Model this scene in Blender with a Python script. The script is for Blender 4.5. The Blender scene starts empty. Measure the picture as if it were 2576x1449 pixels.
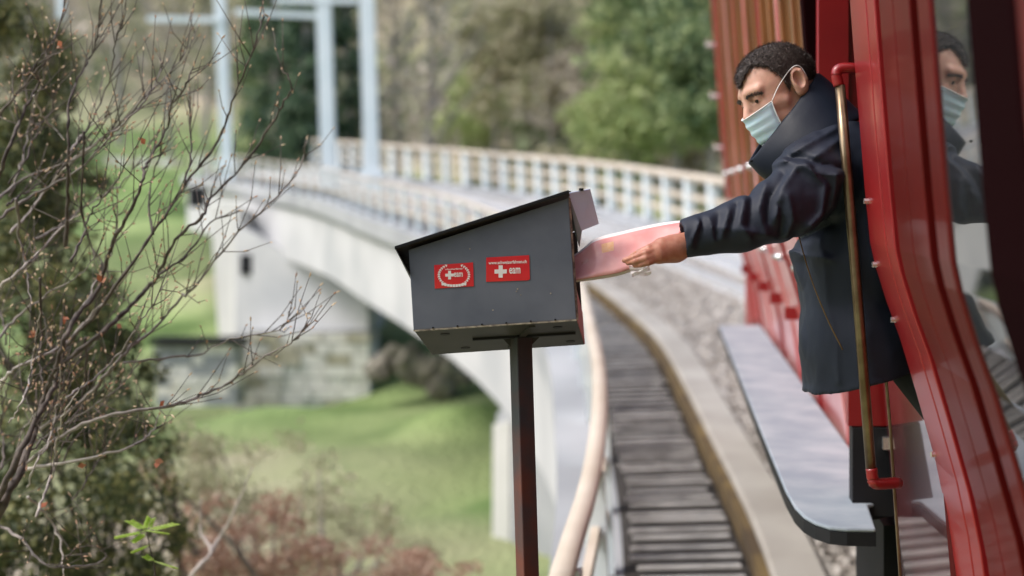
import bpy, math, random
import numpy as np
from mathutils import Vector, Matrix, noise as mnoise

random.seed(7); rng = np.random.default_rng(7)
S = bpy.context.scene; COL = S.collection
FPX = 3577.8                      # focal length in pixels of a 2576-wide picture (50 mm lens)

# ------------------------------------------------------------------ camera, sky, sun, exposure
PITCH, ROLL = math.radians(4.0), math.radians(1.8)
CAM = np.array([0.0, 0.0, 5.0])
fwd = np.array([0, math.cos(PITCH), math.sin(PITCH)])
r0 = np.array([1.0, 0, 0]); u0 = np.array([0, -math.sin(PITCH), math.cos(PITCH)])
RGT = math.cos(ROLL)*r0 - math.sin(ROLL)*u0
UPV = math.sin(ROLL)*r0 + math.cos(ROLL)*u0
cd = bpy.data.cameras.new('camera'); cam = bpy.data.objects.new('camera', cd); COL.objects.link(cam)
cam.matrix_world = Matrix(((RGT[0], UPV[0], -fwd[0], CAM[0]), (RGT[1], UPV[1], -fwd[1], CAM[1]),
                           (RGT[2], UPV[2], -fwd[2], CAM[2]), (0, 0, 0, 1)))
cd.lens = 50; cd.sensor_width = 36; cd.clip_start = 0.05; cd.clip_end = 2000
cd.dof.use_dof = True; cd.dof.focus_distance = 3.5; cd.dof.aperture_fstop = 1.7
S.camera = cam

SUN_EL, SUN_AZ = math.radians(50), math.radians(-108)     # azimuth from +Y, clockwise
w = bpy.data.worlds.new('World'); S.world = w; w.use_nodes = True
nt = w.node_tree; bg = nt.nodes['Background']
sky = nt.nodes.new('ShaderNodeTexSky'); sky.sky_type = 'NISHITA'; sky.sun_disc = False
sky.sun_elevation = SUN_EL; sky.sun_rotation = SUN_AZ
sky.air_density = 1.0; sky.dust_density = 4.0; sky.ozone_density = 1.0
nt.links.new(sky.outputs[0], bg.inputs[0]); bg.inputs[1].default_value = 0.15
sl = bpy.data.lights.new('sun', 'SUN'); sl.energy = 1.15; sl.angle = math.radians(20); sl.color = (1, .985, .965)
so = bpy.data.objects.new('sun', sl); COL.objects.link(so)
sd = Vector((math.sin(SUN_AZ)*math.cos(SUN_EL), math.cos(SUN_AZ)*math.cos(SUN_EL), math.sin(SUN_EL)))
so.rotation_euler = sd.to_track_quat('Z', 'Y').to_euler(); so.location = (0, 0, 40)
S.view_settings.view_transform = 'Standard'; S.view_settings.look = 'None'
S.view_settings.exposure = 0.84; S.view_settings.gamma = 1; S.view_settings.use_curve_mapping = False
S.cycles.use_denoising = True
S.cycles.max_bounces = 8; S.cycles.transparent_max_bounces = 12

# ------------------------------------------------------------------ helpers
def cw(c):                        # camera-frame (right, up, depth) -> world
    c = np.asarray(c, float)
    return CAM + c[..., 0:1]*RGT + c[..., 1:2]*UPV + c[..., 2:3]*fwd
def q(px, py, D): return np.array([(px-1288)*D/FPX, (724.5-py)*D/FPX, D])
def P(px, py, D): return cw(q(px, py, D))
ORG = {}
def tag(o, label=None, cat=None, group=None, kind=None):
    if label: o['label'] = label
    if cat: o['category'] = cat
    if group: o['group'] = group
    if kind: o['kind'] = kind
    return o
def thing(name, label, cat, loc, group=None):
    o = bpy.data.objects.new(name, None); COL.objects.link(o); o.empty_display_size = .1
    o.location = Vector(loc); ORG[o.name] = np.array(loc, float)
    return tag(o, label, cat, group)
def org(parent):
    if parent is None: return np.zeros(3)
    return ORG[parent.name]
def obj(name, verts, faces, mat, parent=None, smooth=False, bevel=0, solid=0):
    verts = np.asarray(verts, float).reshape(-1, 3)
    o0 = org(parent)
    me = bpy.data.meshes.new(name)
    v = verts - o0
    me.from_pydata(v.tolist(), [], [list(map(int, f)) for f in faces]); me.update()
    if smooth: me.shade_smooth()
    if mat:
        for m in (mat if isinstance(mat, (list, tuple)) else [mat]): me.materials.append(m)
    o = bpy.data.objects.new(name, me); COL.objects.link(o)
    if parent is not None: o.parent = parent
    ORG[o.name] = o0
    if solid:
        m = o.modifiers.new('s', 'SOLIDIFY'); m.thickness = solid; m.offset = 0
    if bevel:
        m = o.modifiers.new('b', 'BEVEL'); m.width = bevel; m.segments = 2; m.limit_method = 'ANGLE'
        m.harden_normals = False
    return o
def quadmesh(name, V, nper, mat, parent=None):
    """fast: V (n*nper,3), faces of nper consecutive verts"""
    V = np.asarray(V, np.float32) - org(parent).astype(np.float32)
    n = len(V)//nper
    me = bpy.data.meshes.new(name)
    me.vertices.add(len(V)); me.vertices.foreach_set('co', V.ravel())
    me.loops.add(len(V)); me.loops.foreach_set('vertex_index', np.arange(len(V), dtype=np.int32))
    me.polygons.add(n); me.polygons.foreach_set('loop_start', np.arange(0, len(V), nper, dtype=np.int32))
    me.update(calc_edges=True); me.validate()
    if mat: me.materials.append(mat)
    o = bpy.data.objects.new(name, me); COL.objects.link(o)
    if parent is not None: o.parent = parent
    ORG[o.name] = org(parent)
    return o
def inst(src, loc, parent=None, matrix=None):
    c = src.copy(); COL.objects.link(c)
    if parent is not None: c.parent = parent
    c.location = Vector(loc); return c

BOXF = [(0,1,2,3),(7,6,5,4),(0,4,5,1),(1,5,6,2),(2,6,7,3),(3,7,4,0)]
def hexa(c8):                     # 8 corners -> verts, faces
    return np.asarray(c8, float), BOXF
def slab(quad, vec):              # quad of 4 world pts extruded by vec
    qd = np.asarray(quad, float); return hexa(np.vstack([qd, qd+np.asarray(vec, float)]))
def merge(parts):
    V, F, n = [], [], 0
    for v, f in parts:
        V.append(np.asarray(v)); F += [tuple(int(i)+n for i in g) for g in f]; n += len(v)
    return np.vstack(V), F
def frame_of(d, ref=(0,0,1)):
    d = d/np.linalg.norm(d); a = np.cross(d, ref)
    if np.linalg.norm(a) < 1e-4: a = np.cross(d, (1,0,0))
    a /= np.linalg.norm(a); return a, np.cross(a, d)
def tube(pts, rad, seg=8, cap=True):
    pts = np.asarray(pts, float); n = len(pts)
    rad = np.full(n, rad) if np.isscalar(rad) else np.asarray(rad)
    V, F = [], []
    for i in range(n):
        d = pts[min(i+1, n-1)]-pts[max(i-1, 0)]; a, b = frame_of(d)
        for k in range(seg):
            t = 2*math.pi*k/seg; V.append(pts[i]+rad[i]*(math.cos(t)*a+math.sin(t)*b))
    for i in range(n-1):
        for k in range(seg):
            k2 = (k+1) % seg; F.append((i*seg+k, i*seg+k2, (i+1)*seg+k2, (i+1)*seg+k))
    if cap: F.append(tuple(range(seg))[::-1]); F.append(tuple((n-1)*seg+k for k in range(seg)))
    return np.array(V), F
def smooth_path(pts, n=6):
    pts = np.asarray(pts, float); out = []
    e = np.vstack([2*pts[0]-pts[1], pts, 2*pts[-1]-pts[-2]])
    for i in range(1, len(e)-2):
        for k in range(n):
            t = k/n; a, b, c, d = e[i-1], e[i], e[i+1], e[i+2]
            out.append(.5*((2*b)+(-a+c)*t+(2*a-5*b+4*c-d)*t*t+(-a+3*b-3*c+d)*t**3))
    out.append(pts[-1]); return np.array(out)
def sweep(path, side, prof):      # path Nx3, side Nx3 unit (lateral), prof list (lat, up) closed
    n = len(path); m = len(prof); V, F = [], []
    for i in range(n):
        for (a, b) in prof: V.append(path[i]+side[i]*a+np.array([0,0,b]))
    for i in range(n-1):
        for k in range(m):
            k2 = (k+1) % m; F.append((i*m+k, i*m+k2, (i+1)*m+k2, (i+1)*m+k))
    F.append(tuple(range(m))[::-1]); F.append(tuple((n-1)*m+k for k in range(m)))
    return np.array(V), F

# ------------------------------------------------------------------ materials
def mat(name, col, rough=.6, col2=None, scale=5, metal=0, bump=0, bscale=None, coat=0, coatr=.05, spec=.5,
        col3=None, dist=.01, stretch=None, trans=0, alpha=1, island=None, detail=6, sheen=0, contrast=(.35,.65), sss=0):
    m = bpy.data.materials.new(name); m.use_nodes = True; t = m.node_tree; N = t.nodes; L = t.links
    b = N['Principled BSDF']; b.inputs['Base Color'].default_value = (*col, 1)
    b.inputs['Roughness'].default_value = rough; b.inputs['Metallic'].default_value = metal
    b.inputs['Specular IOR Level'].default_value = spec
    if coat: b.inputs['Coat Weight'].default_value = coat; b.inputs['Coat Roughness'].default_value = coatr
    if trans: b.inputs['Transmission Weight'].default_value = trans
    if alpha < 1: b.inputs['Alpha'].default_value = alpha
    if sheen: b.inputs['Sheen Weight'].default_value = sheen
    if sss:
        b.inputs['Subsurface Weight'].default_value = sss; b.inputs['Subsurface Radius'].default_value = (1, .25, .1)
        b.inputs['Subsurface Scale'].default_value = .006
    co = N.new('ShaderNodeTexCoord'); mp = N.new('ShaderNodeMapping'); L.new(co.outputs['Object'], mp.inputs[0])
    if stretch: mp.inputs['Scale'].default_value = stretch
    if col2 is not None:
        r = N.new('ShaderNodeValToRGB'); cr = r.color_ramp
        cr.elements[0].position = contrast[0]; cr.elements[1].position = contrast[1]
        cr.elements[0].color = (*col, 1); cr.elements[1].color = (*col2, 1)
        if col3 is not None:
            e = cr.elements.new((contrast[0]+contrast[1])/2); e.color = (*col3, 1)
        if island:
            g = N.new('ShaderNodeNewGeometry'); no = N.new('ShaderNodeTexNoise'); no.inputs['Scale'].default_value = scale
            L.new(mp.outputs[0], no.inputs[0])
            mx = N.new('ShaderNodeMix'); mx.data_type = 'FLOAT'; mx.inputs[0].default_value = island
            L.new(no.outputs[0], mx.inputs[2]); L.new(g.outputs['Random Per Island'], mx.inputs[3]); L.new(mx.outputs[0], r.inputs[0])
        else:
            no = N.new('ShaderNodeTexNoise'); no.inputs['Scale'].default_value = scale; no.inputs['Detail'].default_value = detail
            L.new(mp.outputs[0], no.inputs[0]); L.new(no.outputs[0], r.inputs[0])
        L.new(r.outputs[0], b.inputs['Base Color'])
    if bump:
        n2 = N.new('ShaderNodeTexNoise'); n2.inputs['Scale'].default_value = bscale or scale*4; n2.inputs['Detail'].default_value = 6
        L.new(mp.outputs[0], n2.inputs[0])
        bp = N.new('ShaderNodeBump'); bp.inputs['Strength'].default_value = bump; bp.inputs['Distance'].default_value = dist
        L.new(n2.outputs[0], bp.inputs['Height']); L.new(bp.outputs[0], b.inputs['Normal'])
    return m
def leafmat(name, c1, c2, c3=None, scale=.5, island=.6, tl=.3, contrast=(.3,.7)):
    m = mat(name, c1, .6, c2, scale, col3=c3, island=island, contrast=contrast)
    t = m.node_tree; b = t.nodes['Principled BSDF']; o = t.nodes['Material Output']
    tr = t.nodes.new('ShaderNodeBsdfTranslucent'); mx = t.nodes.new('ShaderNodeMixShader'); mx.inputs[0].default_value = tl
    src = b.inputs['Base Color'].links[0].from_socket; t.links.new(src, tr.inputs[0])
    t.links.new(b.outputs[0], mx.inputs[1]); t.links.new(tr.outputs[0], mx.inputs[2]); t.links.new(mx.outputs[0], o.inputs[0])
    return m
M = dict(
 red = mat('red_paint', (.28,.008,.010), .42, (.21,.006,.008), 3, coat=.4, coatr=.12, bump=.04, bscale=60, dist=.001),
 redd = mat('dimmed_red_paint', (.10,.004,.004), .5, (.075,.004,.003), 3, coat=.18, coatr=.1, spec=.1),  # coach red darkened, dark reflections of the near strips put into the colour
 maroon = mat('maroon_rubber', (.008,.0015,.002), .95, spec=.02),
 redglare = mat('sky_glare_red_paint', (.50,.09,.09), .4, (.60,.24,.23), 2.5, coat=.8, coatr=.15, bump=.05, bscale=30),  # coach red lightened, pale sky glare on the doors put into the colour
 black = mat('black_metal', (.010,.011,.014), .6, (.016,.016,.018), 8, spec=.2),
 dark = mat('dark_interior', (.02,.012,.01), .8, (.03,.02,.015), 4),
 wood = mat('varnished_wood', (.27,.10,.03), .35, (.15,.055,.02), 14, coat=.5, coatr=.15, stretch=(1,1,.12), bump=.1),
 glass = mat('window_glass', (.02,.022,.024), .03, spec=.9),
 brass = mat('old_brass', (.26,.20,.13), .3, (.16,.11,.07), 20, metal=.85),
 steel = mat('bright_steel', (.75,.75,.76), .25, metal=.9),
 boardm = mat('running_board_metal', (.225,.265,.31), .8, (.32,.355,.395), 5, bump=.2, bscale=90, dist=.002, spec=.2, col3=(.27,.31,.35)),
 boxp = mat('slate_grey_paint', (.088,.104,.138), .5, (.145,.163,.20), 5, bump=.08, bscale=160, dist=.001, spec=.4),
 boxin = mat('dark_grey_sheet', (.026,.024,.026), .6, (.04,.036,.036), 9, bump=.1, bscale=120, dist=.001),
 zinc = mat('pale_sheet_metal', (.56,.68,.90), .7, (.62,.74,.94), 6, bump=.05),
 chip = mat('chipped_primer', (.45,.40,.32), .7, (.12,.10,.09), 60, bump=.2),
 boxred = mat('red_primer', (.42,.06,.05), .5, (.25,.04,.035), 30, bump=.1),
 post = mat('rusty_dark_steel', (.038,.04,.048), .5, (.13,.035,.022), 6, bump=.25, bscale=150, dist=.002, contrast=(.42,.7)),
 stick = mat('sticker_red', (.62,.015,.03), .35, (.66,.03,.03), 12),
 white = mat('sticker_white', (.82,.8,.78), .4),
 skin = mat('skin', (.49,.28,.205), .52, (.58,.34,.26), 40, bump=.12, bscale=300, dist=.0008, sss=.25, spec=.45),
 skinh = mat('skin_hand', (.48,.225,.155), .48, (.40,.155,.10), 60, bump=.2, bscale=220, dist=.001, sss=.2),
 hair = mat('dark_brown_hair', (.028,.019,.015), .65, (.055,.042,.036), 160, bump=.1, bscale=900, dist=.002),
 hairs = mat('grey_brown_strands', (.022,.017,.015), .45, (.15,.125,.115), 50, island=.85, contrast=(.3,.95)),
 eye = mat('eyeball', (.22,.17,.15), .2), iris = mat('iris', (.02,.012,.01), .15),  # eye white darkened, the socket's shade put into its colour
 mask = mat('mask_fabric', (.50,.71,.84), .7, (.60,.80,.90), 18, bump=.08, bscale=300, dist=.0008, sss=.15),
 maskw = mat('mask_edge', (.8,.82,.82), .7),
 coat = mat('navy_coated_fabric', (.010,.014,.026), .6, (.017,.023,.040), 6, bump=.12, bscale=34, dist=.004, spec=.28),
 coat2 = mat('navy_collar_fabric', (.008,.012,.022), .5, (.013,.018,.031), 6, bump=.15, bscale=30, dist=.005, spec=.24),
 jeans = mat('dark_trousers', (.01,.011,.016), .8, bump=.2, bscale=40),
 paper = mat('pinkish_paper', (.66,.24,.22), .5, (.78,.40,.37), 9, bump=.6, bscale=14, dist=.006, coat=.5, coatr=.15, sss=.1),
 paperw = mat('white_paper', (.84,.80,.79), .5, (.80,.70,.68), 9, bump=.1, bscale=20, coat=.4, coatr=.15),
 print_ = mat('red_print', (.62,.20,.16), .5, (.75,.45,.40), 60), printo = mat('orange_print', (.75,.38,.16), .5, (.78,.5,.3), 60),
 plastic = mat('clear_plastic', (.85,.82,.82), .12, alpha=.45, coat=1),
 conc = mat('pale_concrete', (.37,.385,.40), .85, (.50,.51,.52), .35, bump=.2, bscale=8, col3=(.44,.45,.46)),
 concg = mat('grey_concrete', (.27,.285,.30), .85, (.38,.395,.41), .6, bump=.2, bscale=8),
 stone = mat('abutment_stone', (.68,.64,.56), .9, (.84,.82,.78), .6, bump=.3, bscale=4, col3=(.77,.75,.71)),
 stone2 = mat('abutment_stone_mossy', (.42,.39,.27), .9, (.62,.58,.50), 1.2, bump=.3, bscale=4),
 curb = mat('tan_kerb_concrete', (.29,.27,.24), .85, (.38,.36,.325), 1.5, bump=.3, bscale=30),
 rockm = mat('dark_rock', (.09,.08,.065), .9, (.28,.26,.22), 1.5, bump=.4, bscale=6),
 moss_shade = mat('mossy_shaded_side', (.065,.042,.02), .95, (.15,.10,.035), 3, bump=.3, bscale=20),  # brown moss plus the kerb side's shade, both in the colour
 step = mat('worn_step_timber', (.36,.345,.325), .85, (.60,.58,.55), 6, bump=.3, bscale=30),
 stepd = mat('dark_stair_bed', (.022,.019,.017), .95, (.05,.044,.038), 6),  # near-black bed, so the gaps between the treads stay dark
 ballast = mat('ballast_bed', (.16,.145,.13), .95, (.37,.345,.32), 9, bump=.6, bscale=30, dist=.05, col3=(.36,.32,.285)),
 stones = mat('ballast_stone', (.17,.15,.135), .9, (.60,.57,.53), 1.5, island=.8, col3=(.36,.33,.295), contrast=(.1,.9)),
 railp = mat('pale_blue_paint', (.60,.70,.74), .5, (.70,.77,.80), 1.5),
 toprail = mat('tan_handrail', (.48,.42,.34), .6, (.58,.52,.44), 2, bump=.1),
 steelr = mat('rail_steel', (.52,.54,.57), .45, (.60,.62,.65), 2, metal=.3),
 mast = mat('mast_paint', (.66,.76,.81), .5, (.74,.82,.87), .8),
 bark = mat('grey_bark', (.17,.145,.13), .9, (.28,.25,.225), 30, bump=.4, bscale=90, dist=.003, stretch=(1,1,.4)),
 barkd = mat('dark_brown_bark', (.050,.038,.032), .8, (.13,.105,.088), 30, bump=.3, bscale=90, dist=.003),
 barkp = mat('pale_bark', (.33,.29,.26), .85, (.45,.41,.37), 30, bump=.3, bscale=90, dist=.003),
 bud = mat('bud_scale', (.42,.22,.13), .5, (.70,.55,.36), 3, island=.9, contrast=(.1,.9)),
 dleaf = leafmat('dead_leaf', (.42,.13,.06), (.52,.24,.14), island=.9),
 trunk = mat('far_trunk_bark', (.23,.21,.19), .9, (.32,.30,.28), 2),
 needle = leafmat('dark_evergreen_foliage', (.028,.042,.016), (.34,.32,.12), (.095,.125,.042), .9, .6, contrast=(.25,.8)),
 spring = leafmat('spring_leaf', (.55,.72,.16), (.70,.85,.30), scale=10, tl=.4),
 russet = leafmat('russet_leaf', (.36,.20,.14), (.62,.48,.37), (.48,.32,.24), .9, .5),
 olive = leafmat('olive_twiggy_growth', (.22,.24,.11), (.50,.45,.33), (.36,.34,.22), .5, .5),
 wooda = leafmat('hill_wood_growth', (.17,.21,.11), (.46,.40,.34), (.31,.32,.21), .035, .35, contrast=(.35,.65)),
 conif = leafmat('far_conifer_foliage', (.04,.08,.05), (.12,.19,.10), scale=.2, island=.6),
 fresh = leafmat('far_fresh_foliage', (.26,.34,.12), (.46,.50,.24), (.35,.42,.18), .3, .6),
 midg = leafmat('far_mid_green_foliage', (.08,.14,.06), (.36,.42,.20), (.20,.27,.12), .25, .6),
 beige = leafmat('far_bare_crown', (.32,.28,.23), (.50,.45,.38), scale=.3, island=.6),
)
def terrain_mat():
    m = bpy.data.materials.new('terrain'); m.use_nodes = True; t = m.node_tree; N = t.nodes; L = t.links
    b = N['Principled BSDF']; b.inputs['Roughness'].default_value = .95; b.inputs['Specular IOR Level'].default_value = .1
    co = N.new('ShaderNodeTexCoord')
    n1 = N.new('ShaderNodeTexNoise'); n1.inputs['Scale'].default_value = .28; n1.inputs['Detail'].default_value = 8; L.new(co.outputs['Object'], n1.inputs[0])
    r1 = N.new('ShaderNodeValToRGB'); c = r1.color_ramp
    c.elements[0].position = .4; c.elements[0].color = (.12,.185,.065, 1); c.elements[1].position = .6; c.elements[1].color = (.23,.33,.12, 1)
    L.new(n1.outputs[0], r1.inputs[0])
    at = N.new('ShaderNodeAttribute'); at.attribute_name = 'cover'
    n2 = N.new('ShaderNodeTexNoise'); n2.inputs['Scale'].default_value = .12; n2.inputs['Detail'].default_value = 9; L.new(co.outputs['Object'], n2.inputs[0])
    r2 = N.new('ShaderNodeValToRGB'); c = r2.color_ramp
    c.elements[0].position = .35; c.elements[0].color = (.20,.22,.11, 1); c.elements[1].position = .66; c.elements[1].color = (.44,.36,.29, 1)
    L.new(n2.outputs[0], r2.inputs[0])
    ad = N.new('ShaderNodeMath'); ad.operation = 'ADD'; L.new(at.outputs['Fac'], ad.inputs[0])
    sc = N.new('ShaderNodeMath'); sc.operation = 'MULTIPLY_ADD'; sc.inputs[1].default_value = .8; sc.inputs[2].default_value = -.4; L.new(n1.outputs[0], sc.inputs[0])
    L.new(sc.outputs[0], ad.inputs[1]); ad.use_clamp = True
    mx = N.new('ShaderNodeMix'); mx.data_type = 'RGBA'; L.new(ad.outputs[0], mx.inputs[0]); L.new(r1.outputs[0], mx.inputs[6]); L.new(r2.outputs[0], mx.inputs[7])
    L.new(mx.outputs[2], b.inputs['Base Color'])
    n3 = N.new('ShaderNodeTexNoise'); n3.inputs['Scale'].default_value = 6; L.new(co.outputs['Object'], n3.inputs[0])
    bp = N.new('ShaderNodeBump'); bp.inputs['Strength'].default_value = .8; bp.inputs['Distance'].default_value = .2
    L.new(n3.outputs[0], bp.inputs['Height']); L.new(bp.outputs[0], b.inputs['Normal'])
    return m
M['terrain'] = terrain_mat()

# ------------------------------------------------------------------ terrain
# control points: picture position at a distance; last number = 0 meadow .. 1 wood floor
TC = [(700,1020,42,0),(1200,1000,37,0),(900,1200,30,.45),(850,1120,35,.3),(1050,1300,27,.5),(1240,1250,27,0),(1230,1449,22,.3),(900,1449,21,1),(600,1449,20,1),(300,1500,16,1),(700,1260,26,1),(850,1350,23,1),(560,1150,34,1),(1050,1430,22,.8),
      (1500,1449,22,.2),(1500,1150,34,.2),(1700,900,42,.2),(2100,900,40,.3),(2100,1449,22,.3),
      (500,1080,43,.4),(430,900,60,0),(300,820,66,0),(560,700,72,.6),(480,560,84,0),(330,500,90,0),(470,455,100,0),(300,430,104,0),
      (420,370,118,0),(250,330,125,0),(60,300,110,.5),(0,700,70,.5),(-300,700,70,.5),(-300,1200,35,.5),(0,1300,28,.6),
      (300,200,150,1),(560,250,130,1),(900,330,115,1),(1280,370,100,1),(1600,400,85,1),(1850,450,72,.8),(2100,450,70,1),(2500,400,75,1),(3200,300,80,1),
      (0,-300,190,1),(600,-400,190,1),(1280,-500,175,1),(1800,-500,160,1),(2600,-500,150,1),(3400,-500,150,1),(-900,-300,200,1),(-900,500,90,.6),
      (1280,-1600,300,1),(0,-1600,300,1),(2600,-1600,300,1),(1750,575,52,.1),(2000,600,45,.2),(1500,640,60,.2),(1000,700,68,.4)]
cps = np.array([np.append(P(a, b, c), d) for a, b, c, d in TC])
extra = [(-1.2,-4,2.5,.5),(-1.2,3,2.45,.5),(-2,5,2.3,.6),(-6,6,1.8,.6),(-5,10,1.6,.7),(-9,12,1.5,.6),(1.5,5,2.45,.5),(1.5,10,2.3,.5),(3,15,2.2,.5),(-.5,11,1.9,.4),
         (8,8,2.5,.6),(9,-5,2.6,.5),(20,5,6,.8),(30,20,12,.9),(40,-10,14,.9),(-15,0,1,.4),(-30,10,-1,.2),(-40,40,2,.3),(-80,60,8,.5),(-80,0,-4,.3),(-45,-22,8,.8),(-20,-22,16,1),(0,-20,16,1),(20,-20,20,1),(0,-38,34,1),(-30,-38,28,1),(30,-38,36,1),(0,-12,6,1),(-12,-12,4,.8),(12,-14,9,1),(50,60,25,1),(90,40,40,1),(110,120,75,1),(-150,150,50,1),(-160,-20,0,.5)]  # points behind the camera add an unseen hill blocking low sky light
cps = np.vstack([cps, np.array(extra)])
def th(xy):
    xy = np.asarray(xy, float); d2 = ((xy[:, None, :]-cps[None, :, :2])**2).sum(-1)+.3
    wgt = d2**-1.6; wgt /= wgt.sum(1, keepdims=True)
    return wgt@cps[:, 2], wgt@cps[:, 3]
ys = np.concatenate([np.linspace(-40, 20, 61), np.linspace(21, 130, 110), np.linspace(132, 330, 60)])
xs = np.concatenate([np.linspace(-200, -42, 40), np.linspace(-40, 40, 121), np.linspace(42, 200, 40)])
gx, gy = np.meshgrid(xs, ys); xy = np.stack([gx.ravel(), gy.ravel()], 1)
z, cov = th(xy)
z += np.array([mnoise.noise(Vector((a*.12, b*.12, 0)))*.35+mnoise.noise(Vector((a*.5, b*.5, 3)))*.08 for a, b in xy])
V = np.column_stack([xy, z]); nx, ny = len(xs), len(ys)
F = [(j*nx+i, j*nx+i+1, (j+1)*nx+i+1, (j+1)*nx+i) for j in range(ny-1) for i in range(nx-1)]
ter = obj('hillside', V, F, M['terrain'], smooth=True); tag(ter, kind='structure')
at = ter.data.attributes.new('cover', 'FLOAT', 'POINT'); at.data.foreach_set('value', cov.astype(np.float32))
def ground(x, y): return float(th([[x, y]])[0][0])

# ------------------------------------------------------------------ viaduct
LS = [(1360,1700,3.9),(1413,1448,5.0),(1474,1252,6.0),(1500,1122,7.0),(1509,991,8.4),(1497,870,10.6),(1452,690,15),(1400,632,18),(1340,587,21),(1246,537,25),
      (1138,499,29),(1031,473,33),(923,451,38),(816,424,44),(700,409,50),(617,397,54),(470,388,63)]
RAILH = .95
Lp = smooth_path([P(*s) for s in LS], 8)
seg = np.linalg.norm(np.diff(Lp, axis=0), axis=1); cum = np.concatenate([[0], np.cumsum(seg)]); LEN = cum[-1]
def at_s(s):
    p = np.array([np.interp(s, cum, Lp[:, k]) for k in range(3)])
    a = np.array([np.interp(s+.6, cum, Lp[:, k]) for k in range(3)]); b = np.array([np.interp(s-.6, cum, Lp[:, k]) for k in range(3)])
    d = a-b; dh = np.array([d[0], d[1], 0]); dh /= np.linalg.norm(dh)
    return p, np.array([dh[1], -dh[0], 0]), dh      # point, right side, heading
ss = np.arange(0, LEN, .5)
path = np.array([at_s(s)[0] for s in ss]); side = np.array([at_s(s)[1] for s in ss])
deck = path-np.array([0, 0, RAILH])
base0 = deck[0]
br = thing('railway_viaduct', 'pale concrete railway viaduct curving up to the left across the meadow valley', 'bridge', base0)
slopeR = .05                       # the deck leans slightly towards the inside of the curve
v, f = sweep(deck, side, [(-.32,.0),(-.32,-.42),(-.12,-.62),(.3,-.62),(.3,0)])
obj('deck_edge_beam', v, f, M['concg'], br)
v, f = sweep(deck, side, [(-.08,-.62),(-.08,-2.35),(.5,-2.55),(4.6,-2.4),(4.9,-.62)])
obj('girder', v, f, M['conc'], br)
W = 5.6
v, f = sweep(deck, side, [(.3,-.02),(.3,-.6),(W+.2,-.45),(W+.2,.22),(W-.1,.22),(W-.1,.02),(1.2,-.02)])
obj('deck_slab', v, f, M['conc'], br)
v, f = sweep(deck, side, [(.86,-.015),(.86,.17),(.88,.20),(1.12,.20),(1.12,-.015)])
obj('kerb', v, f, M['curb'], br)
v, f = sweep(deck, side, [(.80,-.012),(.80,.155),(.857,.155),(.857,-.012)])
obj('kerb_shaded_edge', v, f, M['moss_shade'], br)
# ballast bed with uneven surface
bv, bf = [], []; lat = np.linspace(1.13, W-.15, 34); fine = np.arange(0, LEN, .14)
nb = len(lat)
for i, s in enumerate(fine):
    p, sd_, _ = at_s(s); p = p-np.array([0, 0, RAILH])
    for a in lat:
        w_ = p+sd_*a; h = .1+.05*math.sin((a-1.2)/3.4*math.pi)+mnoise.noise(Vector(w_*3.1))*.035+mnoise.noise(Vector(w_*9))*.02+(a-1.2)*.02
        bv.append(w_+np.array([0, 0, h]))
for i in range(len(fine)-1):
    for k in range(nb-1): bf.append((i*nb+k, i*nb+k+1, (i+1)*nb+k+1, (i+1)*nb+k))
bal = obj('ballast_bed', bv, bf, M['ballast'], smooth=True); tag(bal, kind='structure')
# loose stones
oct_ = np.array([(1,0,0),(-1,0,0),(0,1,0),(0,-1,0),(0,0,1),(0,0,-1)], float)
octf = [(0,2,4),(2,1,4),(1,3,4),(3,0,4),(2,0,5),(1,2,5),(3,1,5),(0,3,5)]
tri = []
for _ in range(26000):
    s = 1+34*rng.random()**1.5; a = 1.16+3.7*rng.random()**1.4; p, sd_, _h = at_s(s)
    c = p-np.array([0, 0, RAILH])+sd_*a+np.array([0, 0, .12+(a-1.2)*.02+.04*math.sin((a-1.2)/3.4*math.pi)])
    r = .02+.028*rng.random(); o8 = oct_*r*(.6+.7*rng.random((6, 1)))
    o8 = o8@np.linalg.qr(rng.normal(size=(3, 3)))[0].T
    for t_ in octf: tri += [c+o8[i] for i in t_]
st = quadmesh('ballast_stones', np.array(tri), 3, M['stones']); tag(st, 'loose pale ballast stones heaped beside the viaduct track', 'ballast', kind='stuff')
# track
tr = thing('railway_track', 'steep cog railway track on pale ballast curving away ahead of the coach', 'railway track', base0)
tm = 3.25
for a in (tm-.72, tm+.72):
    v, f = sweep(deck, side, [(a-.05,.34),(a+.05,.34),(a+.03,.20),(a+.07,.16),(a-.07,.16),(a-.03,.20)][::-1])
    obj('rail', v, f, M['steelr'], tr)
v, f = sweep(deck, side, [(tm-.08,.33),(tm+.08,.33),(tm+.08,.17),(tm-.08,.17)][::-1]); obj('rack_rail', v, f, M['steelr'], tr)
sl0 = None
for i, s in enumerate(np.arange(6, 46, .65)):
    p, sd_, hd = at_s(s); p = p-np.array([0, 0, RAILH])
    if sl0 is None:
        sl0 = (p, sd_)
    c = p+sd_*tm+np.array([0, 0, .13])
    qd = [c-sd_*1.1-hd*.12, c+sd_*1.1-hd*.12, c+sd_*1.1+hd*.12, c-sd_*1.1+hd*.12]
    v, f = slab(qd, (0, 0, .05)); obj('sleeper', v, f, M['step'], tr)
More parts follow.
